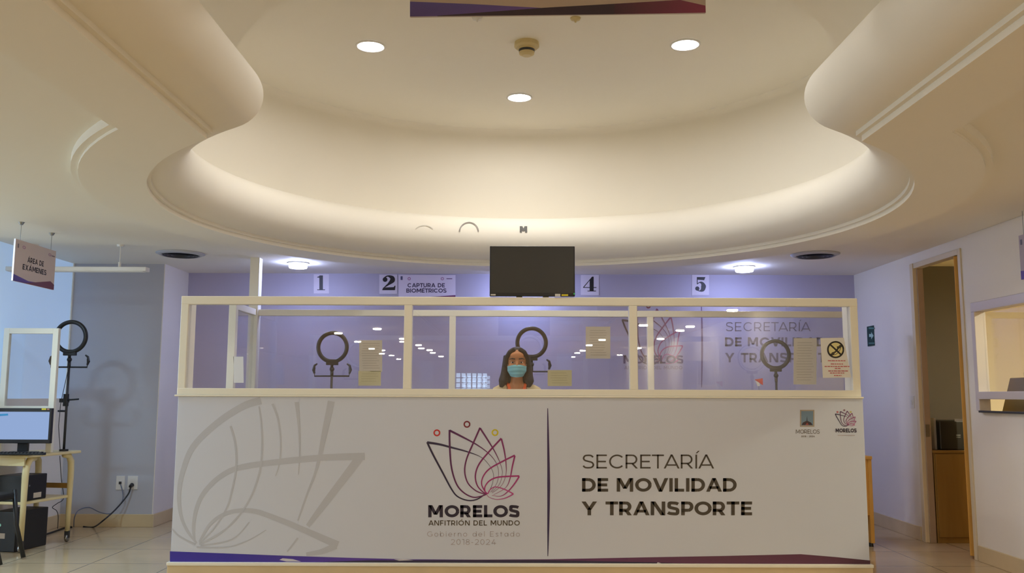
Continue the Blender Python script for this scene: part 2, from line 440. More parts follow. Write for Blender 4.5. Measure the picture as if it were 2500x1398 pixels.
g = G()
g.rings([outline(d, z) for d, z in ((0, BAND + .028), (0, BAND), (-.34, BAND), (-.34, BAND + .015), (-.375, BAND + .015), (-.375, CEIL))], cap=False)
bm = fill_with_hole([V(p + (CEIL,)) for p in ((-7.3, -16.3), (XR + .12, -16.3), (XR + .12, 9.3), (-7.3, 9.3))], outline(-.375, CEIL))
base = len(g.v); bm.verts.index_update()
g.v += [v.co.copy() for v in bm.verts]; g.c += [None] * len(bm.verts); g.f += [tuple(base + v.index for v in f.verts) for f in bm.faces]; bm.free()
ceiling = struct(g.build('ceiling', M_CEIL, recalc=False))
# rounded lip of the recess, with two little steps below it
prof = [(0, BAND + .028), (.022, BAND + .028), (.022, BAND + .05)]
for k in range(0, 25):
    a = pi * k / 24
    prof.append((.022 + .20 * sin(a), 2.60 - .19 * cos(a)))
prof += [(-.13, 2.79)]
lip = G().rings([outline(d, z) for d, z in prof], cap=False).build('recess_lip', M_CEIL, ceiling, recalc=False)
for f in lip.data.polygons: f.use_smooth = True
bv = lip.modifiers.new('split', 'EDGE_SPLIT'); bv.split_angle = radians(35)
# upper dome: drum wall and flat top, corridor vault at a lower level
RD = 2.43; ZD = 3.66; ZC = 3.2; RC = 1.85
tt = math.asin((HW + .13) / RD)
g = G(); N = 96
ang = [-pi / 2 - tt + 2 * pi + (2 * tt - 2 * pi) * k / N for k in range(N + 1)]
cove = [(0, 2.78), (0, ZD - .06), (.008, ZD - .035), (.025, ZD - .012), (.05, ZD)]
g.rings([[V((CX + (RD - d) * cos(a), CY + (RD - d) * sin(a), z)) for a in ang] for d, z in cove], cap=False, closed=False)
xw = HW + .13; yk = CY - sqrt(RD * RD - xw * xw)
for s in (-1, 1): g.quad((CX + s * xw, yk, 2.78), (CX + s * xw, yk, ZC), (CX + s * xw, YEND - .13, ZC), (CX + s * xw, YEND - .13, 2.78))
g.quad((CX - xw, YEND - .13, 2.78), (CX - xw, YEND - .13, ZC), (CX + xw, YEND - .13, ZC), (CX + xw, YEND - .13, 2.78))
ow = g.build('recess_wall', M_CEIL, ceiling, recalc=False, smooth=True)
ow.modifiers.new('split', 'EDGE_SPLIT').split_angle = radians(50)
g = G(); RD2 = RD - .05
g.quad(*[(CX + RD2 * cos(2 * pi * k / 96), CY + RD2 * sin(2 * pi * k / 96), ZD) for k in range(96)])
g.build('dome_panel', M_CEIL, ceiling, recalc=False)
# corridor vault: flat at ZC, its far edge cut to a half circle, with an upstand to the dome panel
g = G(); nn = 48; A0, A1 = radians(195), radians(348)
def rim(a, R_): return V((CX + R_ * cos(a), CY + R_ * sin(a), ZC))
for k in range(nn):
    a0 = A0 + (A1 - A0) * k / nn; a1 = A0 + (A1 - A0) * (k + 1) / nn
    rc = lambda a: RC + .07 * max(0, cos(a))
    g.quad(rim(a0, rc(a0)), rim(a1, rc(a1)), rim(a1, RD + .03), rim(a0, RD + .03))
    p0, p1 = rim(a0, RD), rim(a1, RD)
    g.quad(p0, p1, p1 + V((0, 0, ZD - ZC)), p0 + V((0, 0, ZD - ZC)))
th = math.asin((xw + .04) / (RD + .03))
for k in range(24):
    q0, q1 = rim(-pi / 2 - th + 2 * th * k / 24, RD + .03), rim(-pi / 2 - th + 2 * th * (k + 1) / 24, RD + .03)
    g.quad(q0, q1, V((q1.x, YEND - .15, ZC)), V((q0.x, YEND - .15, ZC)))
g.build('vault_panel', M_CEIL, ceiling, recalc=False)

struct(G().box((-7.3, -16.3, -.1), (6.2, 9.5, 0)).build('floor', M_FLOOR))
struct(G().box((-3.40, 9.0, 0), (XR + .06, 9.12, CEIL)).build('wall_back', M_WALLB))
struct(G().box((-4.30, 8.38, 0), (-3.28, 8.50, CEIL)).box((-3.40, 8.50, 0), (-3.28, 9.0, CEIL)).build('wall_front_left', M_WALLG))
ret = struct(G().box((-3.2799, 8.381, 0), (-3.272, 9.0, CEIL)).build('wall_return', M_WALL))
w4 = struct(thing('window_4', None, None, (XL, 6.9, 1.16)))
M_FROST = mat('frosted_daylit_glass', (196, 216, 236), .55); _b = M_FROST.node_tree.nodes['Principled BSDF']
_b.inputs['Emission Color'].default_value = (.44, .66, 1.0, 1); _b.inputs['Emission Strength'].default_value = .165
G().box((XL - .10, 6.9, 1.16), (XL - .012, 8.36, CEIL)).build('pane', M_FROST, w4)
G().box((XL - .10, 8.36, 1.16), (XL - .004, 8.3795, CEIL)).box((XL - .10, 6.9, 1.16), (XL - .004, 6.92, CEIL)).build('window_frame', M_ALU, w4)
struct(G().box((XL - .15, 6.9, 0), (XL, 8.38, 1.16)).box((-7.3, 6.9, 0), (XL - .15, 7.05, CEIL)).build('wall_left', M_WALL))
# hall far left wall with an opening for the added window, hall rear wall with a window
struct(G().box((-7.3, -16, 0), (-7.15, 2.4, CEIL)).box((-7.3, 6.2, 0), (-7.15, 6.9, CEIL)).box((-7.3, 2.4, 0), (-7.15, 6.2, .75)).box((-7.3, 2.4, 2.2), (-7.15, 6.2, CEIL)).build('wall_hall_left', M_WALL))
struct(G().box((-7.3, -16.2, 0), (-1.75, -16, CEIL)).box((-.75, -16.2, 0), (XR, -16, CEIL)).box((-1.75, -16.2, 0), (-.75, -16, 1.28)).box((-1.75, -16.2, 1.9), (-.75, -16, CEIL)).build('wall_hall_rear', M_WALL))

# right wall: door opening and service hatch
DY0, DY1 = atx(2380, 1350, XR).y - .01, atx(2266, 1325, XR).y
DZ = 2.3
HY0, HY1 = 5.0, atx(2384, 900, XR).y
HZ0, HZ1 = 1.10, 1.90
g = G(); x0, x1 = XR, XR + .06
g.box((x0, DY1, 0), (x1, 9.0, CEIL)).box((x0, DY0, DZ), (x1, DY1, CEIL)).box((x0, HY1, 0), (x1, DY0, CEIL))
g.box((x0, HY0, 0), (x1, HY1, HZ0)).box((x0, HY0, HZ1), (x1, HY1, CEIL)).box((x0, -16, 0), (x1, HY0, CEIL))
struct(g.build('wall_right', M_WALL))
# the office behind the right wall
struct(G().box((x1, 4.2, 0), (6.2, 4.3, 2.6)).box((6.1, 4.3, 0), (6.2, 9.0, 2.6)).build('wall_office', mat('office_wall_paint', (206, 192, 150), .7, noise=.03)))
struct(G().box((x1, 4.2, CEIL + .0), (6.2, 9.12, CEIL + .1)).build('ceiling_office', M_CEIL))
struct(G().box((x1 + .002, 8.35, 0), (4.28, 8.42, CEIL)).build('wall_office_partition', M_BROWN))
struct(G().box((4.28, 8.36, 0), (6.1, 8.44, CEIL)).build('wall_office_back', M_WALL))

# baseboards
def base(name, lo, hi): struct(G().box(lo, hi).build(name, M_BASE, bevel=.003))
BH = .115
base('baseboard_left', (XL, 6.9, 0), (XL + .015, 8.365, BH))
base('baseboard_front_left', (XL, 8.365, 0), (-3.265, 8.38, BH))
base('baseboard_return', (-3.272, 8.365, 0), (-3.257, 8.99, BH))
base('baseboard_back', (-3.257, 8.985, 0), (XR - .015, 9.0, BH))
base('baseboard_right_far', (XR - .015, DY1 + .1, 0), (XR, 8.985, BH))
base('baseboard_right_near', (XR - .015, 0, 0), (XR, DY0 - .07, BH))

# door_1: white frame, honey leaf swung into the office
d1 = struct(thing('door_1', None, None, (XR, DY0, 0)))
M_JAMB = mat('cream_door_frame', (214, 200, 172), .4); M_JAMB2 = mat('taupe_door_stop', (172, 152, 132), .45)
g = G().box((XR - .02, DY1 - .006, 0), (XR + .064, DY1 + .05, DZ + .04)).box((XR - .012, DY0 - .012, DZ - .006), (XR + .064, DY1 - .006, DZ + .04)).box((XR - .012, DY0 - .045, 0), (XR + .064, DY0 - .0, DZ + .04))
g.build('door_frame', M_JAMB, d1, bevel=.004)
G().box((XR + .012, DY1 - .022, 0), (XR + .064, DY1 - .007, DZ - .006)).build('door_stop', M_JAMB2, d1, bevel=.003)
G().box((XR + .016, DY1 - .026, .87), (XR + .05, DY1 - .021, .97)).build('strike_plate', M_STEEL, d1)
ra = radians(62.5); hx, hy = XR + .006, DY0 + .03
R2 = Matrix.Rotation(ra, 3, 'Z')
def leafbox(lo, hi):
    g = G().box(lo, hi); g.v = [R2 @ v + V((hx, hy, 0)) for v in g.v]; return g
lf = leafbox((0, -.03, .02), (.72, .028, DZ - .01)).build('door_leaf', M_HONEY, d1, bevel=.003)
g = leafbox((.66, -.028, 1.0), (.68, .10, 1.02)); g.build('door_handle', M_STEEL, d1)

# window_1: service hatch in the right wall
w1 = struct(thing('window_1', None, None, (XR, HY1, HZ0)))
M_HATCH = mat('lilac_white_frame', (206, 198, 200), .4)
g = G()
g.box((XR - .02, HY0, HZ1 - .07), (XR + .065, HY1, HZ1)).box((XR - .02, HY1 - .05, HZ0), (XR + .065, HY1, HZ1 - .07)).box((XR - .03, HY0, 1.185), (XR + .06, HY1 - .05, 1.24))
g.build('window_frame', M_HATCH, w1, bevel=.004)
G().box((XR - .03, HY0, HZ0 - .012), (XR + .004, HY1 - .05, HZ0 + .003)).build('window_sill', M_DGREY, w1, bevel=.002)
G().box((XR + .045, HY0, 1.24), (XR + .051, HY1 - .05, HZ1 - .07)).build('pane', M_GLASS, w1)
# slightly raised wall panel above the hatch
struct(G().box((XR - .012, HY0, HZ1), (XR, HY1 - .0, CEIL)).build('trim_1', M_WALL, bevel=.003))

# window_2 (hall rear) and added_window_3 (hall left, unseen, added for cool fill light)
def window(name, lo, hi, axis, nx, nz, m):
    w = struct(thing(name, None, None, lo)); lo = V(lo); hi = V(hi)
    if axis == 'x':   # pane normal along x
        G().quad(lo, (lo.x, hi.y, lo.z), (lo.x, hi.y, hi.z), (lo.x, lo.y, hi.z)).build('pane', m, w)
        g = G()
        for k in range(nx + 1):
            y = lo.y + (hi.y - lo.y) * k / nx; g.box((lo.x, y - .025, lo.z), (lo.x + .07, y + .025, hi.z))
        for k in range(nz + 1):
            z = lo.z + (hi.z - lo.z) * k / nz; g.box((lo.x, lo.y, z - .02), (lo.x + .06, hi.y, z + .02))
    else:
        G().quad(lo, (hi.x, lo.y, lo.z), (hi.x, lo.y, hi.z), (lo.x, lo.y, hi.z)).build('pane', m, w)
        g = G()
        for k in range(nx + 1):
            x = lo.x + (hi.x - lo.x) * k / nx; g.box((x - .02, lo.y, lo.z), (x + .02, lo.y + .07, hi.z))
        for k in range(nz + 1):
            z = lo.z + (hi.z - lo.z) * k / nz; g.box((lo.x, lo.y, z - .015), (hi.x, lo.y + .06, z + .015))
    g.build('window_frame', M_ALU, w)
window('window_2', (-1.75, -16.12, 1.28), (-.75, -16.12, 1.9), 'y', 6, 4, M_DAYR)
window('added_window_3', (-7.24, 2.4, .75), (-7.24, 6.2, 2.2), 'x', 4, 1, M_DAYFILL)  # unseen window, added to bring cool light in from the left

# ================================================================== DOWNLIGHTS
def downlight(loc, m, label, group, r=.09, proto={}):
    key = (m.name, r)
    if key in proto:
        t = copy_tree(proto[key]); t.location = V(loc)
    else:
        t = thing('recessed_downlight', label, 'ceiling light', loc)
        c = V(loc)
        G().lathe([(r * .98, -.001), (r * 1.16, -.002), (r * 1.2, -.006), (r * 1.18, -.011), (r * 1.02, -.012), (r * .98, -.004)], c, n=40, cap=False).build('trim_ring', M_WHITE, t, smooth=True)
        if m in (M_LAMPH, M_LAMPV): hh = .05 if m is M_LAMPV else .034; G().lathe([(r, -.003), (r * .99, -hh * .75), (r * .93, -hh), (0, -hh - .002)], c, n=40, cap=False).build('diffuser', m, t)
        else: G().quad(*[c + V((r * cos(2 * pi * j / 40), -r * sin(2 * pi * j / 40), -.003)) for j in range(40)]).build('diffuser', m, t, recalc=False)
        proto[key] = t
    t['label'] = label; t['group'] = group
    return t
gd = 'downlights in the dome'
downlight(atz(905, 111, ZD), M_LAMPW, 'glowing round downlight in the dome, left of the smoke detector', gd)
downlight(atz(1673, 107, ZD), M_LAMPW, 'glowing round downlight in the dome, right of the smoke detector', gd)
downlight(atz(1268, 236, ZD), M_LAMPW, 'glowing round downlight in the dome, lowest in the picture, beyond the smoke detector', gd)
downlight((CX, CY - 1.18, ZD), M_LAMPW, 'glowing round downlight in the dome, hidden above the hanging banner', gd)
gr = 'downlights along the violet back wall'
downlight(atz(728, 641, CEIL), M_LAMPV, 'round ceiling downlight above the number 1 card at the back wall', gr, .085)
downlight(atz(1817, 650, CEIL), M_LAMPV, 'round ceiling downlight near the right end of the back wall', gr, .085)
downlight((.1, 8.62, CEIL), M_LAMPV, 'round ceiling downlight at the back wall hidden behind the black monitor', gr, .085)
gh = 'downlights of the hall, mirrored in the counter glass'
for x, y in ((-2.46, -4.3), (-3.4, -5.5), (-3.5, -8.3), (-3.66, -11.4), (-3.8, -14.2), (-2.34, -7.2), (-2.25, -9.6), (-2.2, -12),
             (3.1, -.5), (3.1, -3.5), (3.15, -6.9), (2.25, -3.25), (3.2, -10.6), (1.95, -7.3), (1.85, -9.4), (1.9, -12.0)):
    downlight((x, y, CEIL), M_LAMPH, 'round ceiling downlight of the hall, seen only as a reflection in the counter glass', gh, .075)
gc = 'added cool fill lights over the left-hand exam area'
for x, y in ((-3.62, 5.7), (-5.0, 4.6)):  # unseen lamps, added to brighten the left and grey walls
    downlight((x, y, CEIL), M_FILLC, 'added cool round fill light over the exam area, outside the view', gc, .095)
for x, y in ((4.75, 5.3),):
    downlight((x, y, CEIL - .001), M_LAMPO, 'round ceiling downlight inside the office behind the hatch, outside the view', 'office downlights', .09)
for x in (-.6, .8):  # lamps out of view, added to lift the recess beams and floor
    for y in (2.0, .2, -1.6):
        downlight((x, y, ZC - .001), M_FILLT, 'added round fill light in the recessed ceiling above the camera, outside the view', 'added fill lights above the visitor area', .09)

# smoke detector
c = atz(1286, 104, ZD)
t = thing('smoke_detector', 'cream smoke detector in the middle of the dome ceiling', 'smoke detector', c)
M_DET = mat('yellowed_plastic', (206, 188, 138), .5)
G().lathe([(.0, 0), (.085, 0), (.088, -.03), (.075, -.042), (.0, -.043)], c, n=32).build('base', M_DET, t, smooth=False)
G().lathe([(.058, -.042), (.052, -.085), (.03, -.097), (.0, -.098)], c, n=32).build('sensing_head', M_DET, t)
G().lathe([(.056, -.053), (.0565, -.053), (.0545, -.07), (.053, -.07)], c, n=32).build('grille', M_DGREY, t)
for px, py, lab, m in ((1405, 44, 'small yellowish ceiling hook below the banner, on its right', M_DET), (1165, 43, 'small white ceiling hook below the banner, on its left', M_WHITE)):
    c = atz(px, py, ZD)
    o = G().lathe([(.0, 0), (.035, 0), (.03, -.012), (.008, -.018), (.006, -.03), (.0, -.03)], c, n=20).build('ceiling_hook', m, smooth=True)
    tag(o, lab, 'ceiling hook', 'ceiling hooks in the dome')

# ceiling air diffusers
def diffuser(px, py, lab):
    c = atz(px, py, CEIL)
    t = thing('air_vent', lab, 'air vent', c, 'ceiling air vents')
    G().lathe([(.205, -.001), (.205, -.006), (.165, -.022), (.155, -.010)], c, n=40, cap=False).build('rim', M_WALLG, t, smooth=True)
    g = G()
    for r in (.05, .085, .12): g.lathe([(r, -.006), (r + .024, -.024), (r + .028, -.024), (r + .004, -.006)], c, n=32, cap=False)
    g.build('louvre', M_DGREY, t)
    G().lathe([(.0, -.002), (.155, -.002), (.155, -.004), (0, -.004)], c, n=32).build('duct_opening', M_BLACK, t)
diffuser(441, 618, 'round dark air vent in the ceiling near the grey wall')
diffuser(1990, 620, 'round dark air vent in the ceiling near the doorway')

# ================================================================== COUNTER
YC = 6.0
P0 = aty(436, 968, YC); P1 = aty(2108, 972, YC)
XA, XB = -2.214, 2.331
ZT = 1.187
PB = .122
ct = thing('service_counter', 'long white service counter printed with emblem and dark ministry lettering', 'counter', (0.06, YC, 0))
G().box((XA, YC, PB), (XB, YC + .03, ZT)).build('front_panel', M_PANEL, ct, bevel=.003)
G().box((XA, YC + .03, PB), (XA + .03, YC + .62, ZT)).build('side_panel', M_PANEL, ct)
G().box((XB - .03, YC + .03, PB), (XB, YC + .62, ZT)).build('side_panel', M_PANEL, ct)
G().box((XA + .03, YC + .03, .72), (XB - .03, YC + .62, .75)).build('desk_top', M_WHITE, ct)
G().box((XA - .012, YC - .02, 0), (XB + .012, YC + .6, .10)).build('plinth', M_BASE, ct, bevel=.003)
G().box((XA - .016, YC - .026, .10), (XB + .016, YC + .6, PB)).build('plinth_cap', M_ALU, ct, bevel=.004)
pc = lambda px, py: aty(px, py, YC)
NF = (0, -1, 0)
# watermark flower
k = Ink(pc, NF, .0006); WM = (188, 191, 200)
w8 = lambda x, y: (400 + x * .3205, 950 + y * .3205)
for pts, ws in (
    ([(740, 84), (600, 130), (400, 260), (220, 440), (140, 640), (115, 800), (130, 960), (180, 1080), (250, 1170)], [60, 52, 48, 44, 36, 30, 24, 20, 14]),
    ([(1530, 510), (1200, 520), (800, 560), (560, 600), (420, 670), (310, 780), (250, 900), (225, 1050), (235, 1160)], [56, 48, 44, 42, 36, 34, 28, 22, 14]),
    ([(1505, 500), (1400, 640), (1240, 850), (1095, 1040)], [66, 60, 52, 30]),
    ([(1325, 1185), (1100, 1085), (900, 1000), (700, 930), (550, 925), (440, 960), (350, 1030), (270, 1160)], [60, 46, 42, 38, 32, 28, 24, 14]),
    ([(1275, 90), (1225, 330), (1165, 600), (1090, 800), (1020, 1000)], [52, 44, 20, 13, 10]),
    ([(1012, 96), (1030, 300), (1035, 480), (1025, 650)], [32, 16, 11, 6]),
    ([(828, 110), (870, 230), (890, 400), (880, 560), (850, 660)], [18, 14, 11, 9, 6]),
    ([(725, 130), (745, 300), (745, 520), (715, 680), (640, 860), (500, 1040), (290, 1170)], [10, 12, 14, 14, 12, 10, 10]),
    ([(508, 280), (545, 420), (550, 600), (520, 760), (480, 900), (380, 1060), (270, 1170)], [14, 15, 14, 13, 12, 10, 10]),
    ([(270, 1180), (440, 1090), (580, 950)], [12, 10, 10]), ([(280, 1190), (520, 1140), (650, 1010)], [12, 9, 7]),
    ([(250, 1200), (480, 1200), (640, 1150), (780, 1070)], [12, 9, 8, 6]), ([(62, 1060), (120, 1120), (240, 1180)], [10, 12, 14]),
    ([(1310, 1190), (1200, 1235), (1085, 1255)], [50, 40, 26]), ([(1020, 1130), (940, 1235)], [12, 9])):
    k.stroke([w8(*p) for p in pts], [w * .3205 for w in ws], WM)
k.build('watermark_pattern', ct)
# coloured foot band
k = Ink(pc, NF, .0010)
tops = [(415, 1345), (560, 1350.5), (700, 1356), (860, 1361), (1000, 1364.5), (1160, 1365.5), (1340, 1364.5), (1560, 1360), (1760, 1356.5), (1955, 1352), (2040, 1359), (2124.5, 1367.5)]
cols = [(60, 48, 160), (60, 48, 158), (74, 56, 156), (92, 62, 160), (84, 52, 140), (88, 42, 104), (100, 44, 96), (100, 52, 88), (100, 56, 80), (98, 52, 78), (92, 50, 70), (84, 48, 62)]
for i in range(len(tops) - 1):
    a, b = tops[i], tops[i + 1]; yb = lambda x: 1371 + (x - 414) / 1712 * 8
    k.poly([a, b, (b[0], yb(b[0])), (a[0], yb(a[0]))], None, [cols[i], cols[i + 1], cols[i + 1], cols[i]])
k.k += 1
k.poly([(720, 1373), (900, 1367), (1150, 1366.6), (1340, 1366.5), (1600, 1372), (1750, 1377.2)], (48, 40, 66))
k.k += 1
for pts in ([(682, 1366), (690, 1362), (715, 1364), (735, 1370), (700, 1370)], [(962, 1364.8), (985, 1364), (1010, 1366.6), (975, 1368)], [(1602, 1376), (1606, 1371.5), (1618, 1375.6)]):
    k.poly(pts, (206, 200, 206))
k.build('foot_band', ct)
# emblem
k = Ink(pc, NF, .0010)
e1 = lambda x, y: (980 + x * .306, 970 + y * .306)
emblem(k, e1, rings=False)
k.build('flower_logo', ct)
for x, y, c in ((283, 281, (196, 40, 40)), (523, 213, (122, 30, 50)), (747, 279, (206, 190, 30))):
    kr = Ink(pc, NF, .0010); kr.ring(*e1(x, y), 22 * .306, 11 * .306, c); kr.build('logo_ring', ct)
k = Ink(pc, NF, .0010)
k.text('MORELOS', 1045.5, 1268, 1262, 1232.5, .235, (44, 36, 56), .12)
k.text('ANFITRIÓN DEL MUNDO', 1046, 1269, 1282, 1269.6, .17, (84, 72, 58), .20)
k.text('Gobierno del Estado', 1043, 1269, 1309, 1296.5, .085, (172, 160, 164), .34)
k.text('2018-2024', 1101, 1211, 1329, 1315.5, .085, (172, 162, 166), .26)
k.build('emblem_lettering', ct)
k = Ink(pc, NF, .0010)
k.stroke([(1337, 996), (1338, 1060), (1339.5, 1180), (1338.5, 1290), (1337.5, 1357)], [1.5, 4.5, 7, 5, 1.5], (70, 44, 92), (52, 44, 84))
k.build('divider_line', ct)
k = Ink(pc, NF, .0010); DT = (72, 64, 54)
k.text('SECRETARÍA', 1422, 1743.5, 1143, 1109, .108, DT, .14); k.build('lettering', ct); k = Ink(pc, NF, .0010)
k.text('DE MOVILIDAD', 1421, 1798.5, 1199.5, 1166.5, .215, DT, .12); k.build('lettering', ct); k = Ink(pc, NF, .0010)
k.text('Y TRANSPORTE', 1420, 1836, 1257, 1223.5, .215, DT, .11)
k.build('lettering', ct)
# crest and small emblem
k = Ink(pc, NF, .0010)
k.poly([(1953, 1000), (1988, 1000), (1988, 1041), (1953, 1041)], (166, 152, 134)); k.k += 1
k.poly([(1956, 1003), (1985, 1003), (1985, 1038), (1956, 1038)], (112, 136, 156)); k.k += 1
k.poly([(1957, 1037), (1960, 1031), (1970, 1026), (1980, 1031), (1984, 1037)], (62, 46, 52)); k.k += 1
k.poly([(1966, 1037), (1970.5, 1031), (1975, 1037)], (150, 70, 60)); k.k += 1
k.poly([(1968.6, 1028), (1970, 1014), (1971.6, 1028)], (60, 70, 80))
k.text('MORELOS', 1943, 2001, 1058, 1048, .12, (104, 92, 80), .14)
k.text('2018 - 2024', 1956, 1989, 1066.5, 1062.5, .2, (120, 108, 96), .2)
k.build('crest_logo', ct)
k = Ink(pc, NF, .0010)
e2 = lambda x, y: (2039 + (x - 205) * .0695, 1000 + (y - 200) * .0645)
emblem(k, e2, 1.7)
k.text('MORELOS', 2040, 2091, 1055, 1045.5, .235, (58, 46, 66), .12)
k.line([(2045, 1062), (2087, 1062.3)], 1.2, (176, 162, 164))
k.build('flower_logo', ct)

# ------------------------------------------------------------------ front glass screen on the counter
fs = thing('glass_screen', 'cream framed three-pane glass screen standing on top of the counter front', 'glass screen', (0.05, YC, ZT))
FXA, FXB = -2.224, 2.323; FZ0, FZ1 = ZT, 1.857; FW = .055
G().box((FXA, YC, FZ1 - FW), (FXB, YC + .06, FZ1)).build('top_rail', M_ALU, fs, bevel=.004)
g = G().box((FXA - .012, YC - .012, FZ0), (FXB + .012, YC + .16, FZ0 + .012)).box((FXA, YC, FZ0 + .012), (FXB, YC + .06, FZ0 + FW))
g.build('bottom_rail', M_ALU, fs, bevel=.004)
for x in (FXA, FXB - .052):
    G().box((x, YC + .002, FZ0 + .012), (x + .052, YC + .15, FZ1 - .002)).build('end_post', M_ALU, fs, bevel=.004)
mx = []
for p in (995, 1547):
    x = aty(p, 850, YC).x; mx.append(x)
    G().box((x - .027, YC + .001, FZ0 + FW), (x + .027, YC + .058, FZ1 - FW)).build('mullion', M_ALU, fs, bevel=.003)
xs = [FXA + .05, mx[0], mx[1], FXB - .05]
for i in range(3):
    G().box((xs[i], YC + .030, FZ0 + FW - .01), (xs[i + 1], YC + .036, FZ1 - FW + .01)).build('pane', M_GLASS, fs)

# papers taped behind the front glass
YP = YC + .043
def paper(label, px, m, ink=None, y=YP, group='papers taped to the counter glass', name='taped_sheet', tilt=0):
    x0, y0, x1, y1 = px
    cs = [aty(x0 + tilt, y0, y), aty(x1 + tilt, y0, y), aty(x1, y1, y), aty(x0, y1, y)]
    o = sheet(name, label, 'paper', cs, m, NF, group=group)
    if ink:
        t_ = Ink(lambda a, b: aty(a, b, y), NF, .0006); ink(t_); t_.build('print', o)
    return o
def lines(x0, x1, ys, col=(186, 184, 178), w=1.0, c=None):
    def f(k):
        for i, yy in enumerate(ys):
            a = random.uniform(0, 4); b = random.uniform(0, 9); k.line([(x0 + a, yy), (x1 - b, yy)], w, c[i] if c else col)
    return f
paper('tall white notice taped to the glass left pane, above the yellowed sheet', (877, 830, 933, 907), M_PAPER, lines(883, 928, [838 + 6 * i for i in range(11)]))
paper('small yellowed sheet taped to the glass left pane, under the white notice', (875, 905, 930, 941), M_YPAPER, lines(881, 924, [912, 918, 924, 930], (196, 193, 150)))
paper('white notice taped to the middle pane, high to the right of the woman', (1430, 797, 1490, 875), M_PAPER, lines(1438, 1482, [806 + 6 * i for i in range(11)]))
paper('small yellowed sheet taped to the middle pane beside the woman shoulder', (1337, 903, 1396, 942), M_YPAPER, lines(1344, 1390, [910, 916, 922, 928, 934], (196, 193, 150)))
paper('tall pale notice taped to the right pane, between ring light and warning sign', (1937, 825, 1993, 938), M_PAPER, lines(1944, 1988, [836 + 6.5 * i for i in range(15)]), tilt=1)
paper('narrow white leaflet hanging on the side partition behind the left pane', (571, 870, 595, 934), M_PAPER, None, 7.34, None, 'leaflet', -1)
# no-phones sign on the front of the frame
def nophone(k):
    cx, cy = 2040, 853
    k.disc(cx, cy, 19, (226, 214, 150))
    for a, b in (((2029, 866), (2033, 859)), ((2047, 848), (2051, 841))):
        k.stroke([(a[0] - 1, a[1] - 3), a, (b[0] + 3, b[1] + 2)], 6, (60, 52, 36), sub=3)
    k.stroke([(2031, 862), (2040, 858), (2049, 845)], 4, (60, 52, 36))
    k.stroke([(2034, 866), (2043, 863), (2052, 850), (2049, 842)], 1.4, (60, 52, 36))
    k.ring(cx, cy, 19, 4, (34, 28, 24))
    k.line([(cx - 14, cy - 13), (cx + 14, cy + 13)], 4, (34, 28, 24))
def redtext(k):
    R_ = (188, 84, 88)
    for x0, x1, y in ((2021, 2064, 880), (2028, 2058, 888), (2013, 2074, 894), (2038, 2052, 899), (2022, 2070, 905), (2026, 2062, 910), (2036, 2054, 916)):
        x = x0
        while x < x1:
            l = random.uniform(3, 9); k.line([(x, y), (min(x + l, x1), y + .15)], 2.1, R_); x += l + 1.3
o = sheet('warning_sign', 'white no-mobile-phones sign with crossed-out round symbol on the screen end post', 'sign',
          [aty(2003, 825, YC - .003), aty(2060, 824, YC - .003), aty(2078, 921, YC - .003), aty(2009, 922, YC - .003)], M_PAPER, NF)
k = Ink(lambda a, b: aty(a, b, YC - .003), NF, .0006); nophone(k); k.build('prohibition_symbol', o); k = Ink(lambda a, b: aty(a, b, YC - .003), NF, .0006); redtext(k); k.build('lettering', o)

# ------------------------------------------------------------------ monitor standing on the screen top rail
c = aty(1300, 724, YC + .03)
t = thing('wall_monitor', 'switched-off black monitor standing on the top rail of the glass screen', 'monitor', (c.x, c.y, FZ1))
a = aty(1196, 600, YC - .01); b = aty(1404, 724, YC - .01)
za, zb = FZ1 + .006, a.z
G().box((a.x, YC - .008, za), (b.x, YC + .035, zb)).build('casing', M_BLACK, t, bevel=.004)
G().box((a.x + .008, YC - .0095, za + .022), (b.x - .008, YC - .007, zb - .008)).build('screen', M_SCREEN, t)
G().box((c.x - .12, YC + .035, FZ1 + .07), (c.x + .12, YC + .065, FZ1 + .25)).build('rear_cover', M_BLACK, t, bevel=.008)
for x in (-.09, .09): G().box((c.x + x - .02, YC + .004, FZ1), (c.x + x + .02, YC + .05, FZ1 + .03)).build('foot', M_BLACK, t)
pm = lambda px, py: aty(px, py, YC - .0095)
k = Ink(pm, NF, .0008)
k.poly([(1198, 717.5), (1210, 717.5), (1210, 721), (1198, 721)], (208, 204, 196)); k.poly([(1355, 717), (1368, 717), (1368, 723.5), (1355, 723.5)], (208, 206, 200)); k.poly([(1371, 718), (1387, 718), (1387, 722), (1371, 722)], (224, 206, 40)); k.poly([(1400, 715), (1403.5, 715), (1403.5, 718.5), (1400, 718.5)], (50, 190, 70))
k.build('stickers', t)

# ================================================================== REAR PARTITION
YR = 8.0
rp = thing('inner_glass_partition', 'cream framed glass partition behind the clerk, with a tall post to the ceiling', 'glass partition', (.3, YR, 0))
RZ = 1.955; RXA, RXB = -2.262, 3.03
G().box((-2.345, YR - .05, 0), (-2.262, YR + .05, CEIL)).build('ceiling_post', M_ALU, rp, bevel=.003)
G().box((RXA, YR - .025, RZ - .055), (RXB, YR + .025, RZ)).build('top_rail', M_ALU, rp, bevel=.003)
G().box((RXA, YR - .04, 0), (RXB, YR + .04, 1.15)).build('base_panel', M_PANEL, rp)
rm = [aty(1104.5, 850, YR).x, aty(1587.5, 850, YR).x, RXB - .03]
for x in rm: G().box((x - .028, YR - .025, 1.15), (x + .028, YR + .025, RZ - .055)).build('mullion', M_ALU, rp, bevel=.003)
xs = [RXA] + rm
for i in range(3): G().box((xs[i], YR - .003, 1.15), (xs[i + 1], YR + .003, RZ - .055)).build('pane', M_GLASS, rp)
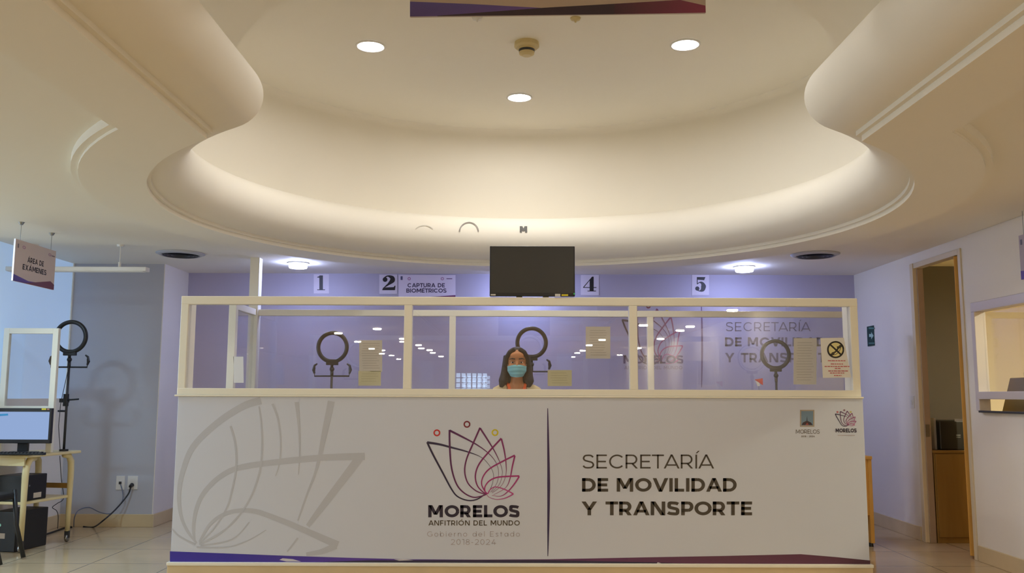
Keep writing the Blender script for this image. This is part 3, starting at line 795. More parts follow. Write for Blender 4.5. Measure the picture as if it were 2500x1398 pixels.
# side wing with its own post
G().box((-2.325, 7.34, 0), (-2.265, 7.40, RZ)).build('wing_post', M_ALU, rp, bevel=.003)
G().box((-2.315, 7.40, RZ - .055), (-2.275, YR - .05, RZ)).build('wing_rail', M_ALU, rp, bevel=.003)
G().box((-2.298, 7.40, 1.15), (-2.292, YR - .05, RZ - .055)).build('wing_pane', M_GLASS, rp)
G().box((-2.315, 7.40, 0), (-2.275, YR - .05, 1.15)).build('wing_base', M_PANEL, rp)

# ================================================================== BACK WALL GRAPHICS AND SIGNS
YB = 9.0
pb = lambda px, py: aty(px, py, YB)
wl = bpy.data.objects['wall_back']
k = Ink(pb, NF, .002)
e3 = lambda x, y: (1519 + (x - 205) * .201, 752 + (y - 235) * .235)
emblem(k, e3, 1.25)
k.text('MORELOS', 1522, 1668, 887, 867, .22, (70, 56, 110), .12)
k.text('ANFITRIÓN DEL MUNDO', 1524, 1666, 901, 893, .16, (128, 124, 140), .2)
k.build('wall_emblem', wl)
k = Ink(pb, NF, .002)
k.stroke([(1712, 735), (1713.5, 790), (1714, 860), (1713, 945)], [1.5, 4, 4.5, 1.5], (88, 60, 110))
DT2 = (104, 98, 112)
k.text('SECRETARÍA', 1772, 1979, 808, 786, .11, DT2, .2)
k.text('DE MOVILIDAD', 1770, 2014, 845, 823, .215, DT2, .16)
k.text('Y TRANSPORTE', 1770, 2036, 884, 861, .2, DT2, .16)
k.build('wall_lettering', wl)

M_CARD = mat('pale_card', (214, 208, 224), .7)
def numeral(k, d, x0, x1, yb, yt):
    f = lambda x, y: (x0 + x * (x1 - x0), yb + y * (yt - yb))
    sx = x1 - x0; C = (26, 24, 28)
    po = lambda pts: (k.__setattr__('k', k.k + 1), k.poly([f(*p) for p in pts], C))
    if d == 1:
        po([(.28, 0), (.72, 0), (.72, 1), (.28, 1)]); po([(.02, 0), (.98, 0), (.98, .05), (.02, .05)]); po([(.02, .90), (.28, .95), (.28, .84), (.02, .86)])
    if d == 2:
        k.stroke([f(*p) for p in ((.16, .66), (.2, .84), (.45, .96), (.74, .84), (.76, .66), (.5, .42), (.2, .2), (.06, .04))], [.06 * sx, .08 * sx, .09 * sx, .3 * sx, .36 * sx, .16 * sx, .06 * sx, .04 * sx], C)
        k.disc(*f(.24, .72), .17 * sx, C); po([(.03, 0), (.95, 0), (.99, .3), (.92, .3), (.86, .21), (.1, .18)])
    if d == 4:
        po([(.50, .04), (.80, .04), (.80, 1), (.70, 1), (.50, .75)]); po([(.34, 0), (.97, 0), (.97, .05), (.34, .05)]); po([(.02, .24), (1, .24), (1, .29), (.02, .29)]); po([(.02, .29), (.10, .29), (.74, 1), (.68, 1)])
    if d == 5:
        po([(.18, 1), (.9, 1), (.8, .78), (.18, .82)]); po([(.18, .5), (.25, .5), (.25, 1), (.18, 1)])
        k.stroke([f(*p) for p in ((.21, .5), (.4, .62), (.62, .58), (.74, .36), (.66, .12), (.42, .03), (.18, .1))], [.05 * sx, .08 * sx, .22 * sx, .42 * sx, .34 * sx, .08 * sx, .05 * sx], C)
        k.disc(*f(.22, .2), .18 * sx, C)
YW = YB - .004
def card(d, box, num, lab):
    x0, y0, x1, y1 = box
    o = sheet('number_card', lab, 'number card', [aty(x0, y0, YW), aty(x1, y0, YW), aty(x1, y1, YW), aty(x0, y1, YW)], M_CARD, NF, group='window number cards', thick=.003)
    k = Ink(lambda a, b: aty(a, b, YW), NF, .0008); numeral(k, d, *num); k.build('numeral', o)
card(1, (766, 669, 803, 716), (774, 794, 708, 672), 'pale card with black numeral 1 high on the back wall')
card(2, (926, 670, 970, 717), (932, 966, 708, 672), 'pale card with black numeral 2 high on the back wall')
card(4, (1418, 671, 1462, 720), (1423, 1456, 711, 675), 'pale card with black numeral 4 right of the black monitor')
card(5, (1689, 671, 1731, 720), (1696, 1725, 711, 676), 'pale card with black numeral 5 high on the back wall')
YS = YB - .012
o = sheet('biometrics_sign', 'pale sign reading CAPTURA DE BIOMÉTRICOS beside the number 2 card', 'sign', [aty(973, 670, YS), aty(1112, 671, YS), aty(1112, 725, YS), aty(973, 725, YS)], mat('lilac_white_board', (222, 214, 236), .6), NF, thick=.008)
k = Ink(lambda a, b: aty(a, b, YS), NF, .0008)
k.text('CAPTURA DE', 995, 1086, 701, 691, .2, (66, 58, 92), .13)
k.text('BIOMÉTRICOS', 992, 1090, 714, 704, .2, (66, 58, 92), .11)
k.poly([(978, 674), (983, 674), (983, 683), (978, 683)], (84, 84, 120)); k.ring(999, 680, 3, 1.6, (170, 110, 160)); k.ring(1080, 680, 3, 1.6, (170, 120, 170)); k.line([(1090, 680), (1104, 680)], 2.4, (130, 110, 150))
k.poly([(1040, 725), (1112, 720), (1112, 725)], (110, 50, 100))
k.build('print', o)

# exit sign and light switch on the right wall
def wallplate(name, lab, cat, px, m, th=.008):
    a = atx(px[0], px[1], XR); b = atx(px[2], px[3], XR)
    o = G().box((XR - th, min(a.y, b.y), b.z), (XR, max(a.y, b.y), a.z)).build(name, m, bevel=.001)
    return tag(o, lab, cat), a, b
o, a, b = wallplate('exit_sign', 'small dark green emergency exit sign with white arrow on the right wall', 'sign', (2118, 797, 2136, 843), mat('dark_green_board', (20, 62, 54), .5))
px_ = lambda p, q: atx(p, q, XR - .008)
k = Ink(px_, (-1, 0, 0), .0006); L_ = (168, 206, 196)
k.poly([(2121, 799), (2134, 799), (2134, 802.5), (2121, 802.5)], (90, 140, 128)); k.k += 1
k.poly([(2122, 815), (2127, 815), (2127, 810), (2133, 819), (2127, 828), (2127, 822), (2122, 822)], L_); k.k += 1
k.poly([(2121, 836), (2135, 836), (2135, 838.5), (2121, 838.5)], (90, 140, 128))
k.build('pictogram', o)
o, a, b = wallplate('light_switch', 'white light switch plate beside the open doorway', 'light switch', (2222, 966, 2234, 996), M_WHITE)
G().box((XR - .013, (a.y + b.y) / 2 - .02, a.z - .075), (XR - .007, (a.y + b.y) / 2 + .02, a.z - .035)).build('rocker', M_WHITE, o, bevel=.002)

# leftover lettering on the dome wall just above the lip
from mathutils.bvhtree import BVHTree
_bv = [BVHTree.FromPolygons([v.co for v in o.data.vertices], [tuple(f.vertices) for f in o.data.polygons]) for o in (lip, ow)]
def pdome(px, py):
    d = ray(px, py).normalized(); hits = [h for h in (b.ray_cast(O + d * 3, d) for b in _bv) if h[0] is not None]
    return min(hits, key=lambda h: h[3])[0]
k = Ink(pdome, NF, .006); k.quads(ribbon(arc(1145, 566, 23, 23, 182, 358, 20), 3), (140, 134, 128))
o = k.g.build('wall_ring', M_PRINT, col=True, recalc=False); tag(o, 'grey half-ring outline on the rounded dome lip above the counter', 'wall lettering')
k = Ink(pdome, NF, .006); k.quads(ribbon(arc(1036, 572, 26, 22, 215, 325, 12), 2), (206, 202, 190))
o = k.g.build('wall_ring', M_PRINT, col=True, recalc=False); tag(o, 'faint pale ring outline on the dome lip, left of the grey half-ring', 'wall lettering')
k = Ink(pdome, NF, .006); k.text('M', 1269, 1287, 567, 552, .3, (52, 48, 40))
o = k.g.build('wall_letter', M_PRINT, col=True, recalc=False); tag(o, 'small black letter M on the dome lip above the black monitor', 'wall lettering')

# ================================================================== BANNER
YN = 3.8
cs = [aty(1001, -70, YN), aty(1722, -78, YN), aty(1723, 31, YN), aty(1001, 40.5, YN)]
g = G(); g.hexa([p + V((0, .012, 0)) for p in cs], cs)
bn = tag(g.build('hanging_banner', mat('grey_banner_vinyl', (186, 172, 164), .55)), 'grey hanging banner with violet and plum swoosh at the top of the dome', 'banner')
k = Ink(lambda a, b: aty(a, b, YN), NF, .0010)
k.poly([(1001, 4), (1150, 10), (1330, 20), (1330, 36.5), (1001, 40.5)], None, [(92, 82, 158)] * 2 + [(112, 86, 168)] * 2 + [(88, 74, 140)]); k.k += 1
k.poly([(1068, 38.5), (1330, 19), (1500, 9.5), (1500, 35), (1330, 37), (1068, 40)], (58, 46, 62)); k.k += 1
k.poly([(1500, 9.5), (1660, 0), (1722, 14), (1723, 31), (1500, 35)], None, [(72, 44, 64), (122, 60, 84), (136, 54, 90), (140, 56, 92), (66, 42, 60)])
k.build('swoosh', bn)
g = G()
for p in (1090, 1630):
    a = aty(p, -74, YN); G().tube([a + V((0, .006, -.02)), V((a.x, a.y + .006, ZC))], .003, 6).build('cable', M_STEEL, bn)

# ================================================================== EXAM AREA SIGN (left) and sign at right edge
XS = -3.51
cs = [atx(38, 583, XS), atx(137, 612, XS), atx(131, 708, XS), atx(32, 684, XS)]
y0, y1 = cs[3].y * .5 + cs[0].y * .5, cs[1].y * .5 + cs[2].y * .5; z1 = (cs[0].z + cs[1].z) / 2; z0 = (cs[2].z + cs[3].z) / 2
g = G().box((XS - .012, y0, z0), (XS, y1, z1))
sg = tag(g.build('area_sign', mat('warm_white_board', (206, 190, 184), .6)), 'hanging sign reading ÁREA DE EXÁMENES above the left desk', 'sign')
u = lambda s_, t_: V((XS, y0 + (y1 - y0) * s_, z1 + (z0 - z1) * t_))
k = Ink(u, (1, 0, 0), .0010)
k.text('ÁREA DE', .30, .70, .48, .35, .2, (60, 52, 54), .16)
k.text('EXÁMENES', .20, .78, .68, .55, .2, (60, 52, 54), .12)
k.poly([(0, .84), (.35, .93), (1, .88), (1, 1), (0, 1)], None, [(80, 60, 150), (90, 62, 150), (120, 60, 90), (110, 50, 80), (70, 52, 130)]); k.k += 1
k.poly([(.3, .985), (.9, .80), (1, .87), (1, 1), (.3, 1)], (110, 58, 76))
k.poly([(.05, .1), (.08, .1), (.08, .2), (.05, .2)], (120, 110, 120)); k.ring(.2, .15, .03, .015, (170, 120, 150)); k.ring(.84, .14, .03, .015, (170, 130, 150)); k.line([(.89, .15), (.97, .15)], .03, (140, 120, 130))
k.build('print', sg)
for s_ in (.12, .88):
    p = u(s_, 0) - V((.006, 0, 0))
    G().tube([p, V((p.x, p.y, CEIL))], .002, 6).lathe([(.0, 0), (.022, 0), (.01, -.02), (0, -.02)], (p.x, p.y, CEIL), n=14).build('cable', M_STEEL, sg)
# sign cropped by the right edge
XQ = 3.36
pts = [atx(2488, 575, XQ), atx(2492, 683, XQ)]
yq = (pts[0].y + pts[1].y) / 2
g = G().box((XQ, yq - .55, pts[1].z), (XQ + .012, yq, pts[0].z))
sq = tag(g.build('area_sign', mat('lilac_grey_board', (176, 164, 176), .6)), 'hanging sign with violet corner cut off by the right picture edge', 'sign')
k = Ink(lambda s_, t_: V((XQ, yq - .55 * s_, pts[0].z + (pts[1].z - pts[0].z) * t_)), (-1, 0, 0), .001)
k.poly([(0, .8), (.5, .9), (.5, 1), (0, 1)], (84, 56, 150)); k.poly([(.03, .1), (.07, .1), (.07, .22), (.03, .22)], (96, 92, 110)); k.build('print', sq)
for yy in (yq - .05, yq - .5): G().tube([(XQ + .006, yy, pts[0].z), (XQ + .006, yy, CEIL)], .002, 6).build('cable', M_STEEL, sq)

# hanging linear lamp
a = atz(295, 597, CEIL); YL = a.y
p0 = aty(12, 655, YL); p1 = aty(361, 659, YL); zl = (p0.z + p1.z) / 2
t = thing('linear_lamp', 'slim unlit white linear lamp hanging from the ceiling behind the exam sign', 'hanging lamp', (a.x, YL, CEIL))
G().box((p0.x, YL - .04, zl - .017), (p1.x, YL + .04, zl + .017)).build('lamp_body', M_WHITE, t, bevel=.004)
G().box((p0.x + .03, YL - .03, zl - .021), (p1.x - .03, YL + .03, zl - .0165)).build('diffuser', M_PAPER, t)
for x in (a.x, p0.x + (p1.x - a.x)):
    G().tube([(x, YL, zl + .015), (x, YL, zl + .06)], .012, 10).tube([(x, YL, zl + .06), (x, YL, CEIL)], .005, 8).build('rod', M_WHITE, t)
    G().lathe([(0, 0), (.03, 0), (.026, -.018), (0, -.018)], (x, YL, CEIL), n=20).build('ceiling_rose', M_WHITE, t)

# ================================================================== LEFT DESK
o2 = V((-3.735, 7.02, 0)); vv = V((.17, .985, 0)).normalized(); uu = V((-vv.y, vv.x, 0))
def dk(a, b, z): return o2 + vv * a + uu * b + V((0, 0, z))      # a: away from camera, b: to the left
dt = thing('trolley_desk', 'cream steel trolley desk on castors at the left edge of the picture', 'desk', dk(.27, .15, 0))
TZ = .735; DL = .30; DD = .54
def dbox(a0, a1, b0, b1, z0, z1): return G().hexa([dk(a0, b0, z0), dk(a1, b0, z0), dk(a1, b1, z0), dk(a0, b1, z0)], [dk(a0, b0, z1), dk(a1, b0, z1), dk(a1, b1, z1), dk(a0, b1, z1)])
dbox(-.05, DD + .05, -.05, DL + .03, TZ - .022, TZ).build('desk_top', M_CREAMSTEEL, dt, bevel=.006)
dbox(-.035, -.02, -.01, DL, TZ - .085, TZ - .022).build('apron', M_CREAMSTEEL, dt, bevel=.002)
for a_, b_ in ((0, 0), (DD, 0), (0, DL), (DD, DL)):
    s = 1 if a_ == 0 else -1
    path = [dk(a_ + s * .10, b_, TZ - .03), dk(a_ + s * .04, b_, TZ - .04), dk(a_ + s * .008, b_, TZ - .085), dk(a_, b_, TZ - .16), dk(a_, b_, .4), dk(a_, b_, .085)]
    lg = G().tube(path, [.022, .024, .026, .025, .022, .019], 10).build('leg', M_CREAMSTEEL, dt, smooth=True)
    c = dk(a_, b_, .03)
    G().lathe([(.0, -.012), (.024, -.012), (.03, -.006), (.03, .006), (.024, .012), (0, .012)], c, 'x', 20).build('caster', M_STEEL, lg, smooth=True)
    G().box(c + V((-.018, -.012, .0)), c + V((.018, .012, .058))).build('caster_fork', M_DGREY, lg)
dbox(0, DD, 0, DL, .355, .375).build('shelf', M_CREAMSTEEL, dt, bevel=.003)
dbox(DD - .01, DD + .01, 0, DL, .43, .47).build('rear_rail', M_OAK, dt)

# glass divider on the desk
YD = dk(.25, 0, 0).y
gp = thing('desk_divider', 'small cream framed glass divider standing on the left desk behind its monitor', 'glass partition', (-3.9, YD, TZ))
xa, xb = XL + .012, aty(140, 900, YD).x; zt = aty(90, 801, YD).z; zm = aty(90, 1000, YD).z
for x in (xa, xb - .045): G().box((x, YD - .02, TZ), (x + .045, YD + .02, zt)).build('post', M_ALU, gp, bevel=.003)
G().box((xa + .045, YD - .02, zt - .045), (xb - .045, YD + .02, zt)).build('top_rail', M_ALU, gp, bevel=.003)
G().box((xa + .045, YD - .02, zm - .02), (xb - .045, YD + .02, zm + .03)).build('middle_rail', M_ALU, gp, bevel=.003)
G().box((xa + .04, YD - .003, zm + .02), (xb - .04, YD + .003, zt - .04)).build('pane', M_GLASS, gp)

# desk monitor
YM = 7.06
a = aty(127, 996, YM); b = aty(112, 1082, YM); xm1 = a.x; xm0 = xm1 - .46
xm0 = max(xm0, XL + .02)
t = thing('desktop_monitor', 'desktop monitor with a bright pale blue screen on the left desk', 'monitor', ((xm0 + xm1) / 2, YM, TZ))
G().box((xm0, YM, b.z), (xm1, YM + .035, a.z)).build('casing', M_BLACK, t, bevel=.004)
G().quad((xm0 + .018, YM - .001, b.z + .03), (xm1 - .016, YM - .001, b.z + .03), (xm1 - .016, YM - .001, a.z - .028), (xm0 + .018, YM - .001, a.z - .028)).build('screen', emis('lit_screen', (.40, .56, .92), .36), t)
k = Ink(lambda p, q: aty(p, q, YM), NF, .002); k.poly([(0, 1010), (20, 1009), (20, 1014), (0, 1015)], (60, 150, 205)); k.poly([(102, 996.5), (113, 996.5), (113, 1000), (102, 1000)], (220, 200, 40)); k.poly([(115, 997), (121, 997), (121, 1000), (115, 1000)], (190, 130, 100)); k.build('print', t)
cx_ = aty(48, 1095, YM).x
G().box((cx_ - .04, YM + .035, TZ + .02), (cx_ + .04, YM + .065, b.z + .15)).build('neck', M_BLACK, t, bevel=.004)
G().box((cx_ - .11, YM - .05, TZ), (cx_ + .11, YM + .09, TZ + .018)).build('foot', M_BLACK, t, bevel=.005)
# keyboard in front
t = thing('keyboard', 'black keyboard on the left desk in front of the bright monitor', 'keyboard', (-3.86, 7.0, TZ))
kx0, kx1 = XL + .03, aty(112, 1108, 6.99).x
G().hexa([(kx0, 6.945, TZ), (kx1, 6.945, TZ), (kx1, 6.995, TZ), (kx0, 6.995, TZ)], [(kx0, 6.945, TZ + .012), (kx1, 6.945, TZ + .012), (kx1, 6.995, TZ + .02), (kx0, 6.995, TZ + .02)]).build('case', M_BLACK, t, bevel=.003)
g = G()
for r in range(3):
    for q in range(18):
        x = kx0 + .01 + q * (kx1 - kx0 - .02) / 18; y = 6.949 + r * .015
        g.box((x, y, TZ + .014 + r * .002), (x + .017, y + .012, TZ + .021 + r * .002))
g.build('keys', M_DGREY, t)
# computer box on the desk shelf, printer-like tower on the floor
def dthing(name, lab, cat, a0, a1, b0, b1, z0, z1, m):
    t = thing(name, lab, cat, dk((a0 + a1) / 2, (b0 + b1) / 2, z0))
    dbox(a0, a1, b0, b1, z0, z1).build('case', m, t, bevel=.006)
    return t
t = dthing('desktop_computer', 'black desktop computer lying on the shelf of the left desk', 'computer', .02, .30, .035, .27, .375, .57, M_BLACK)
k = Ink(lambda p, q: dk(p, .035, q), uu * -1, .001); k.poly([(.15, .39), (.24, .39), (.24, .43), (.15, .43)], (206, 196, 180)); k.disc(.1, .49, .008, (110, 112, 118)); k.build('logo', t)
t = dthing('computer_tower', 'black computer tower standing on the floor under the left desk', 'computer', .0, .36, .05, .27, 0, .30, M_BLACK)
k = Ink(lambda p, q: dk(0, p, q), vv * -1, .001); k.disc(.19, .20, .012, (150, 210, 190)); k.poly([(.14, .10), (.26, .10), (.26, .14), (.14, .14)], (176, 158, 140)); k.build('logo', t)

# chair, mostly outside the frame
ch = thing('visitor_chair', 'black chair at the left picture edge, one slanted leg showing before the desk', 'chair', (-3.86, 6.62, 0))
M_CH = mat('black_chair_fabric', (26, 26, 28), .8, bump=.2, bscale=200)
G().box((-4.05, 6.42, .43), (-3.66, 6.80, .48)).build('seat', M_CH, ch, bevel=.015)
G().box((-4.12, 6.42, .55), (-4.08, 6.80, .88)).build('backrest', M_CH, ch, bevel=.015)
for (x, y, dx) in ((-3.67, 6.46, .10), (-3.67, 6.76, .10), (-4.05, 6.46, -.05), (-4.05, 6.76, -.05)):
    G().tube([(x, y, .5 if dx > 0 else .85), (x + dx * .3, y, .25), (x + dx, y, .012)], .016, 10).build('leg', M_BLACK, ch, smooth=True)

# ------------------------------------------------------------------ ring lights
def ring_light(label, cx, cz, y, R_, floor_z, x_base, back=True, tilt=0., clamp=1, group='ring lights on stands', face=None, half=(1, 1)):
    t = thing('ring_light', label, 'ring light', (x_base, y, floor_z), group)
    rt = R_ * .87
    G().tube([(cx + rt * cos(2 * pi * j / 48), y, cz + rt * sin(2 * pi * j / 48)) for j in range(48)], R_ * .125, 12, closed=True).build('ring_housing', M_BLACK if clamp else M_DGREY, t, smooth=True)
    G().tube([(cx + rt * .99 * cos(2 * pi * j / 48), y + R_ * .09, cz + rt * .99 * sin(2 * pi * j / 48)) for j in range(48)], R_ * .085, 10, closed=True).build('diffuser', M_WHITE, t, smooth=True)
    zb = cz - R_
    G().box((cx - R_ * .36, y - .015, zb - .012), (cx + R_ * .36, y + .02, zb + R_ * .26)).build('control_box', M_BLACK, t, bevel=.004)
    jz = zb - R_ * .75
    G().tube([(cx, y, zb), (cx - .002, y, zb - .03)], .012).ball((cx, y, zb - .045), .02).tube([(cx, y, zb - .06), (cx, y, jz)], .013).build('ball_joint', M_BLACK, t, smooth=True)
    if clamp:
        w = R_ * 1.05
        br = G().tube([(cx - w, y, jz + .07), (cx - w, y, jz), (cx + w, y, jz), (cx + w, y, jz + .07)], .007, 8).build('phone_bracket', M_BLACK, t)
        for s in (-1, 1):
            x = cx + s * w
            G().tube([(x, y, jz + .02), (x + s * .012, y, jz + .05), (x + s * .002, y, jz + .085), (x - s * .02, y, jz + .1)], [.009, .011, .01, .006], 8).build('phone_clamp', M_BLACK, br)
    foot = floor_z
    G().tube([(cx, y, jz + .005), (x_base, y, foot + (.30 if floor_z == 0 else .012))], .010, 10).build('pole', M_DGREY, t, smooth=True)
    if floor_z == 0:
        for j in range(3):
            a = j * 2 * pi / 3 + .5
            G().tube([(x_base, y, .36), (x_base + .22 * cos(a), y + .22 * sin(a), .012)], .009, 8).build('leg', M_BLACK, t)
        G().tube([(x_base, y, .28), (x_base, y, .40)], .016, 10).build('collar', M_BLACK, t)
    return t
def rl(label, px, py, y, rpx, **kw):
    c = aty(px, py, y); R_ = rpx / F_PX * y * 1.0
    return ring_light(label, c.x, c.z, y, R_, 0, c.x - .005, **kw)
rl('black ring light on stand behind the left glass pane', 812, 847, 7.35, 40)
rl('black ring light on stand just behind the woman', 1298, 836, 7.50, 40)
rl('dim ring light on stand behind the right pane, without phone holder', 1893, 865, 7.62, 38, clamp=0)
# ring light clamped to the left desk
c = aty(173, 822, 7.48); bpos = aty(155, 1110, 7.48)
t = ring_light('black ring light with phone holder clamped to the back corner of the left desk', c.x, c.z, 7.48, 42 / F_PX * 7.48, TZ, bpos.x)
z_ = aty(160, 976, 7.48).z; px2 = aty(161, 976, 7.48).x
G().tube([(px2, 7.48, z_ - .05), (px2, 7.48, z_ + .05)], .022, 12).box((px2 - .045, 7.46, z_ - .02), (px2 + .02, 7.50, z_ + .012)).tube([(px2, 7.48, z_), (px2 + .11, 7.47, z_ + .008)], .007, 8).tube([(px2 - .06, 7.48, z_ - .09), (px2, 7.48, z_ - .09)], .008, 8).build('height_clamp', M_BLACK, t)
G().tube([(bpos.x, 7.48, TZ), (bpos.x, 7.48, TZ + .015)], .035, 16).build('base_disc', M_BLACK, t)
c1 = aty(172, 890, 7.46)
cb = [c1 + V((-.01, 0, 0)), aty(160, 930, 7.46), aty(148, 985, 7.46), aty(143, 1040, 7.46), aty(147, 1100, 7.46)]
G().tube(cb, .003, 6).build('power_lead', M_DGREY, t)

# ------------------------------------------------------------------ cables under the desk, wall outlets
def outlet(name, lab, px, y=8.38):
    a = aty(px[0], px[1], y); b = aty(px[2], px[3], y)
    o = G().box((a.x, y - .008, b.z), (b.x, y, a.z)).build(name, M_WHITE, bevel=.002); tag(o, lab, 'wall outlet', 'outlets on the grey wall')
    return o, (a + b) / 2
o, ca = outlet('wall_outlet', 'white data socket plate, left of the two outlets on the grey wall', (285, 1161, 304, 1195))
G().box(ca + V((-.012, -.012, -.012)), ca + V((.012, -.007, .012))).build('jack', M_DGREY, o)
o, cb_ = outlet('wall_outlet', 'white power outlet plate holding the black plug on the grey wall', (313, 1161, 336, 1194))
G().box(cb_ + V((-.018, -.012, .012)), cb_ + V((.018, -.007, .04))).build('socket_face', M_WHITE, o)
def cable(name, lab, pts, r, m, cat='cable'):
    q = []
    for i in range(len(pts) - 1):
        p0 = pts[max(i - 1, 0)]; p1 = pts[i]; p2 = pts[i + 1]; p3 = pts[min(i + 2, len(pts) - 1)]
        for kk in range(8):
            s = kk / 8
            q.append(.5 * (2 * p1 + (p2 - p0) * s + (2 * p0 - 5 * p1 + 4 * p2 - p3) * s * s + (-p0 + 3 * p1 - 3 * p2 + p3) * s ** 3))
    q.append(pts[-1])
    return tag(G().tube(q, r, 8).build(name, m, smooth=True), lab, cat)
pl = cb_ + V((-.002, -.012, -.02))
fz = lambda px, py, r=.006: atz(px, py, r)
cc = cable('power_cable', 'thick black power cord running from the grey wall outlet across the floor', [pl + V((0, -.03, -.02)), aty(312, 1207, 8.33), aty(285, 1240, 8.25), aty(252, 1270, 8.1), fz(228, 1286), fz(203, 1285)], .007, M_BLACK)
G().tube([pl, pl + V((0, -.04, -.01))], [.02, .013], 10).build('plug', M_BLACK, cc)
cable('data_cable', 'thin blue-grey data cable looping from the left socket down to the floor', [ca + V((.005, -.012, -.012)), aty(300, 1205, 8.34), aty(297, 1225, 8.32), aty(272, 1252, 8.3), aty(245, 1250, 8.25), aty(217, 1238, 8.15), aty(192, 1245, 8.05), aty(182, 1262, 7.98), fz(180, 1285, .004)], .0045, mat('blue_grey_cable', (104, 112, 132), .5))
a = fz(176, 1284, 0); b = fz(199, 1284, 0)
t = thing('power_strip', 'yellow end of an extension socket lying on the floor by the castor', 'power strip', (a + b) / 2)
G().box((a.x, a.y - .03, 0), (b.x - .02, a.y + .03, .035)).build('case', mat('yellow_plastic', (196, 158, 40), .4), t, bevel=.004)
cable('extension_cable', 'black extension cord on the floor behind the computer tower', [fz(176, 1286), fz(158, 1288), fz(130, 1298), fz(97, 1308)], .009, M_BLACK)
p = [aty(x, y, 7.64 + d) for x, y, d in ((146, 1112, 0), (150, 1170, 0), (155, 1215, 0), (140, 1228, 0), (128, 1238, 0), (138, 1246, .01), (142, 1260, .02), (141, 1290, .03))]
cable('loose_lead', 'thin dark lead hanging in a loop below the left desk top', p, .003, M_DGREY)

# ================================================================== RIGHT SIDE
# wooden end of a low desk behind the counter
wp = atz(2137, 1335, .0); zt_ = aty(2117, 1113, wp.y).z
t = thing('wooden_desk', 'honey-coloured wooden desk end showing past the right end of the counter', 'desk', (wp.x - .3, wp.y + .2, 0))
G().box((wp.x - .03, wp.y, .03), (wp.x, wp.y + .45, zt_ - .025)).build('end_panel', M_HONEY, t, bevel=.002)
G().box((wp.x - .40, wp.y, .03), (wp.x - .37, wp.y + .45, zt_ - .025)).build('end_panel', M_HONEY, t, bevel=.002)
G().box((wp.x - .40, wp.y - .01, zt_ - .025), (wp.x + .003, wp.y + .46, zt_)).build('desk_top', M_HONEY, t, bevel=.003)
G().box((wp.x - .37, wp.y + .01, .25), (wp.x - .03, wp.y + .03, zt_ - .025)).build('modesty_panel', M_HONEY, t)
for x in (wp.x - .02, wp.x - .38):
    for y in (wp.y + .04, wp.y + .40): G().lathe([(0, 0), (.022, 0), (.018, .03), (0, .03)], (x, y, 0), n=16).build('foot', M_BLACK, t)

# cabinet and black printer inside the doorway
cy = 7.62
xa = aty(2284, 1200, cy).x; zt2 = aty(2320, 1099, cy).z
t = thing('office_cabinet', 'brown laminate cabinet inside the open doorway', 'cabinet', (xa + .4, cy + .2, 0))
G().box((xa, cy, 0), (xa + .95, cy + .5, zt2 - .02)).build('body', M_OAK, t, bevel=.002)
G().box((xa - .01, cy - .012, zt2 - .02), (xa + .96, cy + .51, zt2)).build('cabinet_top', M_OAK, t, bevel=.002)
for j in range(2):
    dd_ = G().box((xa + .01 + j * .47, cy - .014, .05), (xa + .47 + j * .47, cy - .001, zt2 - .03)).build('door', M_OAK, t, bevel=.002)
    G().box((xa + (.43 if j == 0 else .50), cy - .03, .5), (xa + (.445 if j == 0 else .515), cy - .013, .6)).build('handle', M_STEEL, dd_)
a = aty(2292, 1026, cy + .05); b = aty(2362, 1099, cy + .05)
t = thing('office_printer', 'black office printer on the cabinet inside the doorway', 'printer', (a.x + .2, cy + .2, zt2))
G().box((a.x, cy + .05, zt2), (a.x + .42, cy + .40, a.z)).build('body', M_BLACK, t, bevel=.012)
G().box((a.x - .02, cy + .1, zt2), (a.x, cy + .3, a.z + .02)).build('side_cover', M_WALLG, t, bevel=.004)
k = Ink(lambda p, q: aty(p, q, cy + .05), NF, .001); k.poly([(2334, 1060), (2345, 1060), (2345, 1064), (2334, 1064)], (110, 110, 108)); k.poly([(2334, 1066), (2345, 1066), (2345, 1068), (2334, 1068)], (110, 110, 108)); k.build('badge', t)

# desk with document feeder seen through the hatch
t = thing('hatch_desk', 'brown desk behind the service hatch in the right wall', 'desk', (4.1, 5.9, 0))
G().box((XR + .16, 4.8, .95), (4.6, 6.75, .98)).build('desk_top', M_OAK, t, bevel=.003)
for yy in (4.82, 6.68): G().box((XR + .18, yy, 0), (4.55, yy + .04, .95)).build('end_panel', M_OAK, t)
G().box((4.52, 4.86, .2), (4.55, 6.68, .95)).build('back_panel', M_OAK, t)
p = atx(2432, 953, XR + .2); q = atx(2465, 922, XR + .2)
t = thing('desk_scanner', 'grey scanner with sloping side on the desk behind the hatch', 'scanner', (XR + .4, q.y - .2, .98))
M_GREYP = mat('warm_grey_plastic', (120, 112, 92), .5)
zq = q.z
G().hexa([(XR + .2, p.y, .98), (XR + .2, p.y - .6, .98), (XR + .55, p.y - .6, .98), (XR + .55, p.y, .98)], [(XR + .2, q.y, zq), (XR + .2, p.y - .6, zq), (XR + .55, p.y - .6, zq), (XR + .55, q.y, zq)]).build('body', M_GREYP, t, bevel=.006)
r_ = atx(2495, 908, XR + .2)
G().box((XR + .21, p.y - .58, zq), (XR + .52, r_.y, r_.z)).build('lid', M_DGREY, t, bevel=.006)

